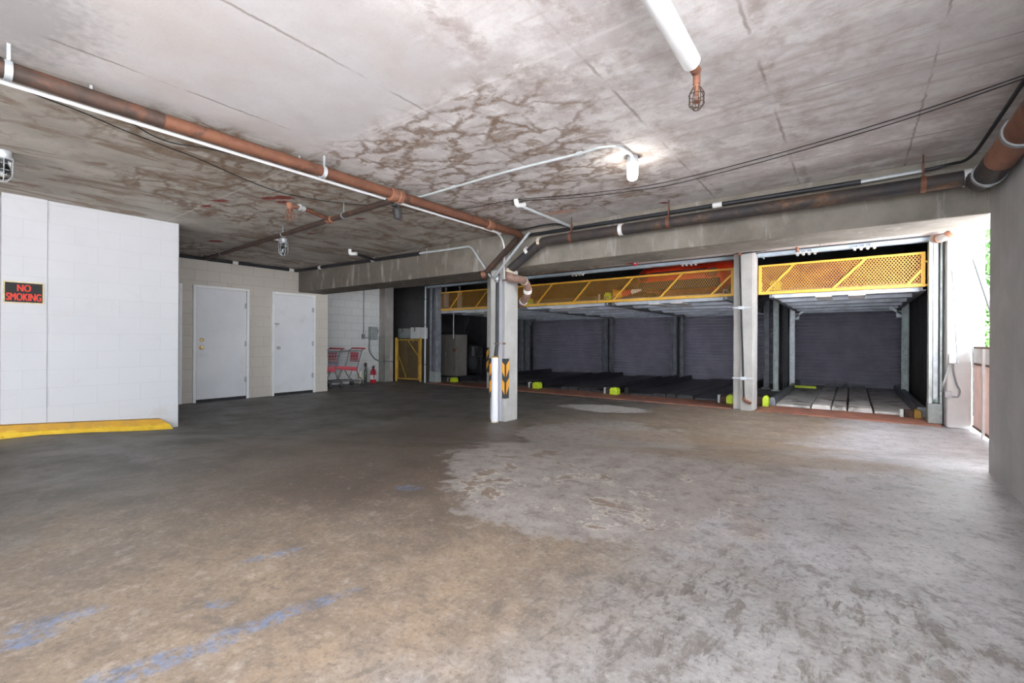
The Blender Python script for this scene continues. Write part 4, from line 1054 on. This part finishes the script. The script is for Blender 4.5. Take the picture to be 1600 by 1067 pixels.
# red car on the raised deck ------------------------------------------------------------------------
CX0, CX1, CY, CZ = -3.78, -1.93, 9.42, 2.06
car = thing('red_car', 'bright red car parked on the raised deck behind the long yellow gate', 'car', ((CX0+CX1)/2, CY+2.0, CZ))
xc = (CX0+CX1)/2; hw = (CX1-CX0)/2
def loft(m, secs):
    n = len(secs[0]); b = [p for s_ in secs for p in s_]
    m.add(b, [(i*n+j, i*n+(j+1)%n, (i+1)*n+(j+1)%n, (i+1)*n+j) for i in range(len(secs)-1) for j in range(n)] + [tuple(range(n)), tuple(range((len(secs)-1)*n, len(secs)*n))])
def csec(y, w, zb, zs, zt, tw):      # body ring: bottom, sill, shoulder, top
    h_ = hw * w
    pts = [(-h_*.86, zb), (-h_*.98, zb+.08), (-h_, (zb+zs)/2), (-h_*.985, zs), (-h_*.9, zs+(zt-zs)*.6), (-h_*tw, zt), (0, zt+.02), (h_*tw, zt), (h_*.9, zs+(zt-zs)*.6), (h_*.985, zs), (h_, (zb+zs)/2), (h_*.98, zb+.08), (h_*.86, zb)]
    return [(xc+x, CY+y, CZ+z) for x, z in pts]
m = MB()
loft(m, [csec(0, .80, .30, .46, .52, .7), csec(.06, .90, .22, .52, .60, .78), csec(.22, .97, .19, .58, .69, .82), csec(.6, 1, .18, .64, .76, .84), csec(1.15, 1, .18, .68, .84, .84), csec(2.2, 1, .18, .70, .86, .84), csec(3.3, 1, .18, .70, .86, .84), csec(3.85, .98, .2, .68, .82, .82), csec(4.0, .9, .3, .6, .72, .75)])
m.build('body', M['car_red'], car, angle=50)
def roof(y, w, z): return [(xc-hw*w, CY+y, CZ+z), (xc+hw*w, CY+y, CZ+z)]
m = MB(); secs = [(1.1,.80,.85),(1.75,.66,1.34),(2.2,.64,1.42),(3.0,.62,1.40),(3.75,.74,.86)]
ring = []
for y, w, z in secs: ring += roof(y, w, z)
vs = ring; fs = []
for i in range(len(secs)-1): fs.append((2*i, 2*i+1, 2*i+3, 2*i+2))
fs += [tuple(2*i for i in range(len(secs))), tuple(2*i+1 for i in range(len(secs)))]
m.add(vs, fs); m.build('cabin', M['car_red'], car, bevel=.03)
m = MB(); m.add([(xc-hw*.72, CY+1.15, CZ+.90), (xc+hw*.72, CY+1.15, CZ+.90), (xc+hw*.61, CY+1.70, CZ+1.315), (xc-hw*.61, CY+1.70, CZ+1.315), (xc-hw*.72, CY+1.13, CZ+.91), (xc+hw*.72, CY+1.13, CZ+.91), (xc+hw*.61, CY+1.68, CZ+1.325), (xc-hw*.61, CY+1.68, CZ+1.325)], [(0,1,2,3),(4,5,6,7),(0,1,5,4),(1,2,6,5),(2,3,7,6),(3,0,4,7)])
m.build('windshield', M['glass_dark'], car)
m = MB(); m.box(xc-hw*.86, xc+hw*.86, CY-.03, CY+.1, CZ+.17, CZ+.345)
for i in range(3): m.box(xc-hw*.7, xc+hw*.7, CY-.04, CY-.02, CZ+.22+i*.035, CZ+.235+i*.035)
m.build('grille', M['dark_plastic'], car, bevel=.006)
MB().box(xc-hw*.80, xc+hw*.80, CY-.035, CY+.02, CZ+.505, CZ+.535).build('bonnet_highlight', M['chrome'], car, bevel=.006)  # chrome bar standing in for the white highlight on the bonnet
for s_ in (-1, 1):
    c = V((xc+s_*hw*.70, CY+.04, CZ+.44))
    hd = MB().lathe([(.12,0),(.13,.03),(.12,.06),(.10,.07)], c, 22, (s_*.25,-1,0)).build('headlight', M['car_red'], car)
    g = MB()
    for i in range(5):
        zz = -.065 + .0325*i; ww = math.sqrt(max(.001, .1**2 - zz*zz))
        g.box(c.x+s_*.018-ww, c.x+s_*.018+ww, c.y-.095, c.y-.055, c.z+zz-.008, c.z+zz+.008)
    g.build('louver', M['dark_plastic'], hd)
for yy in (.78, 3.2):
    for s_ in (-1, 1):
        c = V((xc+s_*(hw-.10), CY+yy, CZ+.30))
        w = MB().lathe([(.20,-.10),(.29,-.09),(.30,-.06),(.30,.06),(.29,.09),(.20,.10)], c, 26, (1,0,0)).build('wheel', M['black'], car)
        MB().lathe([(.20,-.02),(.19,.0),(.05,.02),(.03,.04)], c + V((s_*.085,0,0)), 18, (s_,0,0)).build('rim', M['steel'], w)

# power unit and cabinet in the dark bay
cbx = thing('storage_cabinet', 'beige rust-stained cabinet standing in the dark left bay', 'cabinet', (-10.7, 10.7, 0))
a = at(682, 588, 1, 10.5); b = at(713, 588, 1, 10.5)
cx0, cx1 = a.x, b.x
MB().box(cx0, cx1, 10.5, 11.0, .05, 1.36).build('body', M['beige_panel'], cbx, bevel=.01)
for q in (0, 1):
    w = (cx1-cx0)/2
    d_ = MB().box(cx0+q*w+.008, cx0+(q+1)*w-.008, 10.485, 10.5, .08, 1.33).build('door', M['beige_panel'], cbx, bevel=.004)
    MB().box(cx0+w-.03+q*.045, cx0+w-.015+q*.045, 10.47, 10.485, .68, .80).build('handle', M['grey_metal'], d_)
MB().box(cx0-.02, cx1+.02, 10.47, 11.02, 1.36, 1.43).build('top', M['black'], cbx, bevel=.006)
MB().box(cx0+.02, cx1-.02, 10.52, 10.98, 0, .05).build('plinth', M['black'], cbx)
pu = thing('power_unit', 'dark hydraulic power unit in the shadows of the left bay', 'machine', (-9.95, 11.6, 0))
u0 = at(722, 560, 1, 11.4).x; u1 = at(752, 560, 1, 11.4).x
MB().box(u0, u1, 11.4, 12.0, .08, .62).build('tank', M['black_pipe'], pu, bevel=.02)
MB().lathe([(.15,0),(.16,.03),(.16,.36),(.13,.40),(.08,.42)], ((u0+u1)/2-.08, 11.6, .62), 22).build('motor', M['deck_dark'], pu)
MB().lathe([(.2,-.03),(.22,-.02),(.22,.02),(.2,.03)], ((u0+u1)/2+.05, 11.38, .45), 24, (0,1,0)).build('wheel', M['deck_dark'], pu)
MB().tube(spline([((u0+u1)/2-.1,11.5,.95),(u0-.05,11.4,1.05),(u0+.1,11.4,1.5),(u0+.2,11.5,1.92)], 6), .02, 8).build('hose', M['black'], pu)
MB().box(u1-.2, u1-.02, 11.38, 11.41, .82, .86).box(u1-.25, u1, 11.41, 11.5, .62, .95).build('control_box', M['deck_dark'], pu)
for i, xx in enumerate((u0+.06, u1-.06)): MB().box(xx-.04, xx+.04, 11.44, 11.96, 0, .08).build('foot', M['black'], pu)

# ------------------------------------------------------------------ recess: trolleys, meter box, extinguisher, mesh gate, cartons
def make_cart(label):
    t = thing('shopping_cart', label, 'shopping cart', (0,0,0), group='shopping carts in the recess')
    RT, RB, NB, NT_ = (-.02,.90), (-.17,.42), (-.80,.50), (-.90,.86)      # (y, z) rear top, rear bottom, nose bottom, nose top
    wr, wn = .27, .21
    def P(s_, u, v):     # side wall point; u 0 rear..1 nose, v 0 bottom..1 top
        y = (RB[0]*(1-v)+RT[0]*v)*(1-u) + (NB[0]*(1-v)+NT_[0]*v)*u
        z = (RB[1]*(1-v)+RT[1]*v)*(1-u) + (NB[1]*(1-v)+NT_[1]*v)*u
        return V((s_*(wr*(1-u)+wn*u), y, z))
    m = MB()
    for s_ in (-1, 1):
        for i in range(13): m.tube([P(s_, i/12, 0), P(s_, i/12, 1)], .0032, 5)
        for j in range(1, 6): m.tube([P(s_, 0, j/6), P(s_, 1, j/6)], .0032, 5)
    for u in (0, 1):
        for i in range(9): x = -1 + i/4; m.tube([V((P(1,u,0).x*x, *P(1,u,0)[1:])), V((P(1,u,1).x*x, *P(1,u,1)[1:]))], .0032, 5)
        for j in range(1, 6): m.tube([P(-1,u,j/6), P(1,u,j/6)], .0032, 5)
    for i in range(11): m.tube([P(-1,i/10,0), P(1,i/10,0)], .0032, 5)
    m.build('basket', M['cart_wire'], t, local=True)
    m = MB(); m.tube([P(-1,0,1), P(-1,1,1), P(1,1,1), P(1,0,1)], .010, 8, closed=True); m.build('top_rim', M['cart_tube'], t, local=True)
    m = MB(); m.tube([P(-1,0,0), P(-1,1,0), P(1,1,0), P(1,0,0)], .014, 8, closed=True)
    m.add([P(-1,0,.02), P(-1,1,.02), P(-1,1,.16), P(-1,0,.16)], [(0,1,2,3)]); m.add([P(1,0,.02), P(1,1,.02), P(1,1,.16), P(1,0,.16)], [(0,1,2,3)])
    m.build('bottom_rim', M['cart_red'], t, local=True)
    m = MB(); m.tube([V((-.29,.05,.955)), V((.29,.05,.955))], .019, 12); m.build('handle', M['cart_red'], t, local=True)
    for s_ in (-1, 1):
        m = MB(); m.tube(fillet([V((s_*.27,.05,.955)), V((s_*.27,-.03,.91)), P(s_,0,.0), V((s_*.25,-.10,.26)), V((s_*.25,.02,.16))], .06), .013, 8)
        m.build('rear_frame', M['cart_tube'], t, local=True)
    m = MB(); m.box(-.18, .18, -.075, -.055, .62, .86); m.build('seat_flap', M['cart_red'], t, local=True, bevel=.008)
    m = MB()
    for s_ in (-1, 1):
        m.tube(fillet([V((s_*.25,.02,.15)), V((s_*.25,-.45,.17)), V((s_*.2,-.84,.15))], .06), .014, 8)
        for yy in (-.35, -.62): m.tube(spline([V((s_*.235, yy+.08, .45)), V((s_*.24, yy+.03, .33)), V((s_*.24, yy-.06, .17))], 5), .009, 8)
    m.tube([V((-.2,-.84,.15)), V((.2,-.84,.15))], .014, 8)
    for i in range(7): yy = -.1-.11*i; m.tube([V((-.24+.01*i, yy, .165)), V((.24-.01*i, yy, .165))], .005, 6)
    m.build('base_frame', M['cart_tube'], t, local=True)
    for s_, yy in ((-1,.02),(1,.02),(-1,-.82),(1,-.82)):
        xx = s_ * (.25 if yy > 0 else .2)
        w = MB().lathe([(.03,-.014),(.06,-.012),(.064,0),(.06,.012),(.03,.014)], (xx, yy, .064), 18, (1,0,0)).build('wheel', M['black'], t, local=True)
        MB().prism([(yy-.03,.16),(yy+.03,.16),(yy+.012,.055),(yy-.012,.055)], 0, xx-.022, xx-.017).prism([(yy-.03,.16),(yy+.03,.16),(yy+.012,.055),(yy-.012,.055)], 0, xx+.017, xx+.022).build('fork', M['cart_tube'], w, local=True)
    return t
c1 = make_cart('red-handled shopping cart in the recess, fully in view')
c2 = dup(c1, (-10.12, 6.38, 0), R(2), 'second shopping cart with a blue panel, half hidden by the door wall')
c1.location = (-10.10, 6.98, 0)
c1.rotation_euler.z = R(-2)
MB().box(-.2, .2, -.045, -.03, .55, .84).build('seat_panel', M['blue_panel'], c2, local=True, bevel=.006)

xw = -10.8
a = at(577, 531, 0, xw+.05); b = at(587, 511, 0, xw+.05)
mbx = thing('meter_box', 'grey electrical switch box on the recess wall with conduit above', 'electrical box', (xw, (a.y+b.y)/2, a.z))
MB().box(xw, xw+.14, a.y, b.y, a.z, b.z).build('enclosure', M['box_grey'], mbx, bevel=.008)
MB().box(xw+.14, xw+.15, a.y+.015, b.y-.015, a.z+.02, b.z-.02).build('cover', M['box_grey'], mbx, bevel=.004)
MB().box(xw+.03, xw+.09, b.y, b.y+.05, (a.z+b.z)/2, b.z-.06).build('switch_lever', M['dark_plastic'], mbx)
p = at(568, 457, 0, xw+.03); q = at(568, 528, 0, xw+.03)
MB().tube(fillet([V((xw+.03, p.y, 2.66)), q, V((xw+.04, a.y+.01, q.z))], .03), .014, 8).build('conduit', M['grey_metal'], mbx)
MB().box(xw, xw+.05, q.y-.04, q.y+.04, q.z-.03, q.z+.1).build('junction', M['grey_metal'], mbx)
cb_ = [at(577.5, 531, 0, xw+.05), at(577, 546, 0, xw+.04), at(583, 558, 0, xw+.03), at(591, 563.5, 0, xw+.04)]
tag(MB().tube(spline(cb_ + [V((-10.53, 8.2, cb_[-1].z-.01)), V((-10.53, 8.47, cb_[-1].z-.03))], 6), .017, 8).build('box_cable', M['grey_metal']), 'grey cable drooping from the switch box across to the pilaster', 'cable')

def on_floor(px, py):
    return at(px, py, 2, 0.0)
fx = V((-10.5, 7.78, 0))
ext = thing('fire_extinguisher', 'red fire extinguisher on the floor against the recess wall', 'fire extinguisher', fx)
MB().lathe([(.07,0),(.078,.012),(.078,.30),(.06,.36),(.03,.39),(.028,.42)], (0,0,0), 22).build('cylinder', M['ext_red'], ext, local=True)
MB().lathe([(.0785,.10),(.0795,.10),(.0795,.22),(.0785,.22)], (0,0,0), 22).build('label_band', M['label_white'], ext, local=True)
MB().lathe([(.03,.41),(.034,.43),(.02,.46)], (0,0,0), 14).bar((-.02,0,.455), (.11,-.02,.48), .022, .01).bar((-.02,0,.44), (.09,-.02,.43), .022, .01).build('valve', M['dark_plastic'], ext, local=True)
MB().tube(spline([(0.02,-.02,.44),(.09,-.07,.40),(.105,-.06,.25),(.10,-.05,.12)], 6), .012, 8).build('hose', M['black'], ext, local=True)
bt = thing('green_bottle', 'tall thin dark green bottle with a black cap, left of the extinguisher', 'bottle', (-10.62, 7.62, 0))
MB().lathe([(.034,0),(.038,.01),(.038,.34),(.02,.40),(.018,.45)], (0,0,0), 18).build('body', M['bottle_green'], bt, local=True)
MB().lathe([(.03,.44),(.036,.45),(.036,.54),(.03,.55)], (0,0,0), 16).build('cap', M['black'], bt, local=True)
sb = thing('spray_bottle', 'cream and white spray bottle on the floor by the recess wall', 'bottle', (-10.6, 7.46, 0))
MB().lathe([(.06,0),(.068,.015),(.068,.16),(.05,.22),(.026,.27),(.024,.30)], (0,0,0), 20).build('body', M['cream_bottle'], sb, local=True)
MB().lathe([(.0685,.06),(.0695,.06),(.0695,.14),(.0685,.14)], (0,0,0), 20).build('label_band', M['label_white'], sb, local=True)
MB().lathe([(.028,.295),(.03,.30),(.03,.34),(.016,.35)], (0,0,0), 14).box(-.03, .05, -.013, .013, .35, .39).bar((.045,0,.355), (.06,0,.30), .014, .008).build('spray_head', M['label_white'], sb, local=True)

g0, g1 = V((-10.50, 8.56, 0)), V((-9.74, 8.80, 0))
ang = math.atan2(g1.y-g0.y, g1.x-g0.x); L = (g1-g0).length
yg = thing('mesh_gate', 'small yellow mesh gate on posts in front of the stored cartons', 'gate', g0, ang)
for xx, lab in ((0, None), (L, None)): MB().lathe([(.035,0),(.035,1.22),(.02,1.245)], (xx, 0, 0), 14).build('post', M['old_yellow'], yg, local=True)
f = MB(); 
for z in (.08, 1.18): f.bar((.04,0,z), (L-.04,0,z), .03, .03)
for xx in (.055, L-.055): f.bar((xx,0,.08), (xx,0,1.18), .03, .03)
f.build('frame', M['old_yellow'], yg, local=True)
MB().bar((.10,-.012,.70), (.34,-.012,.12), .022, .008, (0,1,0)).build('brace', M['old_yellow'], yg, local=True)
MB().bar((L*.5,-.012,1.15), (L-.06,-.012,.72), .022, .008, (0,1,0)).build('brace', M['old_yellow'], yg, local=True)
m = MB(); expanded(m, .06, L-.06, .09, 1.17, .0, .055, .10, .0045); m.build('mesh_panel', M['dark_mesh'], yg, local=True)
def carton(x0, x1, y0, y1, z0, z1, m, label, n='carton'):
    t = thing(n, label, 'box', ((x0+x1)/2, (y0+y1)/2, z0), group='boxes stored behind the mesh gate')
    MB().box(x0, x1, y0, y1, z0, z1).build('carton_body', M[m], t, bevel=.008)
    MB().box((x0+x1)/2-.03, (x0+x1)/2+.03, y0-.002, y1, z1-.12, z1+.002).build('tape', M['beige_panel' if m != 'label_white' else 'grey_metal'], t)
carton(-11.12, -10.62, 9.05, 9.5, 0, 1.24, 'cardboard', 'tall brown carton behind the mesh gate, left one')
carton(-10.58, -10.12, 9.05, 9.5, 0, 1.22, 'cardboard', 'tall brown carton behind the mesh gate, right one')
carton(-11.08, -10.66, 9.1, 9.45, 1.24, 1.52, 'box_grey', 'grey box lying on the left brown carton')
carton(-10.52, -10.15, 9.1, 9.45, 1.22, 1.55, 'label_white', 'white box lying on the right brown carton')

# ------------------------------------------------------------------ the open side: fence, switch, poles, neighbour, trees
fx0 = 1.29
fe = thing('side_fence', 'pink-tan slatted fence with a white top board outside the open right side', 'fence', (fx0, 7.0, 0))
m = MB(); y = 5.35
while y < 8.55:
    m.box(fx0, fx0+.012, y, y+.062, .07, .92); y += .068
m.build('slat_panel', M['fence_slat'], fe)
MB().box(fx0-.01, fx0+.03, 5.3, 8.58, .90, 1.09).build('top_board', M['fence_white'], fe, bevel=.004)
MB().box(fx0-.015, fx0+.035, 5.3, 8.58, 1.09, 1.115).build('cap_rail', M['fence_brown'], fe)
MB().box(fx0-.012, fx0+.032, 5.3, 8.58, .875, .90).build('lower_rail', M['fence_brown'], fe)
MB().box(fx0-.01, fx0+.03, 5.3, 8.58, .04, .07).build('bottom_rail', M['fence_brown'], fe)
for yy in (5.4, 6.6, 7.85): MB().box(fx0-.035, fx0-.012, yy-.025, yy+.025, -.02, 1.09).build('post', M['fence_white'], fe)
a = at(1481.5, 568, 1, 8.59); b = at(1493, 553, 1, 8.59)
sw = thing('switch_box', 'white switch box with looping conduits on the white column', 'electrical box', ((a.x+b.x)/2, 8.6, a.z))
MB().box(a.x, b.x, 8.52, 8.6, a.z, b.z).build('enclosure', M['white_pvc'], sw, bevel=.008)
MB().box(a.x+.012, b.x-.012, 8.512, 8.52, a.z+.012, b.z-.012).build('cover', M['white_pvc'], sw, bevel=.004)
MB().tube(spline([at(1483, 567, 1, 8.56), at(1481, 580, 1, 8.56), at(1474, 600, 1, 8.57), at(1472, 612, 1, 8.66)], 6), .011, 8).build('conduit', M['grey_pvc'], sw)
MB().tube(spline([at(1489, 567, 1, 8.56), at(1490, 580, 1, 8.57), at(1495, 600, 1, 8.57), at(1500, 611, 1, 8.57), at(1497, 620, 1, 8.57), at(1487, 620, 1, 8.58)], 6), .010, 8).build('conduit', M['grey_metal'], sw)
a = at(1477, 621, 1, 8.58); b = at(1487.5, 612, 1, 8.58)
MB().box(a.x, b.x, 8.56, 8.6, a.z, b.z).build('junction', M['trunking'], sw)
rp2 = thing('rusty_spout', 'rusty white pipe elbow just under the beam above the right steel post', 'pipe', at(1480, 366, 1, 8.4))
pth = spline([at(1457, 373, 1, 8.62), at(1470, 372, 1, 8.5), at(1482, 367, 1, 8.42), at(1492, 358, 1, 8.4), at(1500, 350, 1, 8.45), at(1503, 340, 1, 8.5)], 6)
MB().tube(pth, .055, 16).build('pipe', M['pilaster'], rp2)
for i, w in ((4, .05), (13, .06)): band(MB(), pth, i, .055, w).build('joint', M['rust_light'], rp2)
tag(MB().tube([at(1488, 419, 1, 8.575), at(1491, 456, 1, 8.57), at(1497, 568, 1, 8.56)], .012, 8).build('thin_rod', M['grey_pvc']), 'thin grey rod fixed upright on the white column above the switch box', 'rod')
tag(MB().tube(spline([at(1493, 406, 1, 8.58), at(1506, 462, 1, 8.5), at(1518, 519, 1, 8.38), at(1520, 545, 1, 8.3), at(1521, 600, 1, 8.28), at(1521, 650, 1, 8.28)], 5), .009, 8).build('hanging_cable', M['grey_pvc']), 'thin grey cable slanting off the white column and down over the fence', 'cable')
A = at(1517, 388, 1, 11.9); B = at(1545, 470, 1, 11.3); D = B - A; Bf = A + D * ((A.z + .02) / -D.z)
tag(MB().tube([A, Bf], .045, 10).build('leaning_pole', M['pale_pole']), 'grey pole leaning outside against the white building by the foliage', 'pole')
tag(MB().box(1.27, 1.95, 12.0, 22, -.1, 8).build('neighbour_building', M['stucco']), 'plain white stucco building outside beyond the fence', 'building')
def tree(c, r, h, label, nleaf, name='tree'):
    c = V(c); t = thing(name, label, 'tree', c)
    MB().tube([c, c + V((.1,.05,h*.5)), c + V((0,.1,h*.8))], [.14,.1,.05], 10).build('trunk', M['bark'], t)
    m = MB(); rnd = random.Random(int(c.x*100))
    for i in range(nleaf):
        v = V((rnd.gauss(0,1), rnd.gauss(0,1), rnd.gauss(0,1))).normalized() * r * rnd.random()**.4
        p = c + V((v.x, v.y, h*.55 + v.z * h*.5/r))
        a_ = V((rnd.gauss(0,1), rnd.gauss(0,1), rnd.gauss(0,1))).normalized(); b_ = a_.orthogonal().normalized(); s_ = .06 + .07*rnd.random()
        m.add([p-a_*s_*1.5, p+b_*s_*.6, p+a_*s_*1.5, p-b_*s_*.6], [(0,1,2,3)])
    m.build('foliage', M['leaf'], t)
tree((3.5, 18.8, -.05), 1.3, 5.6, 'tall green tree outside beyond the white building', 3500)
tree((3.0, 16.2, -.05), .6, 2.2, 'low green shrub outside under the tall tree', 1400, 'shrub')
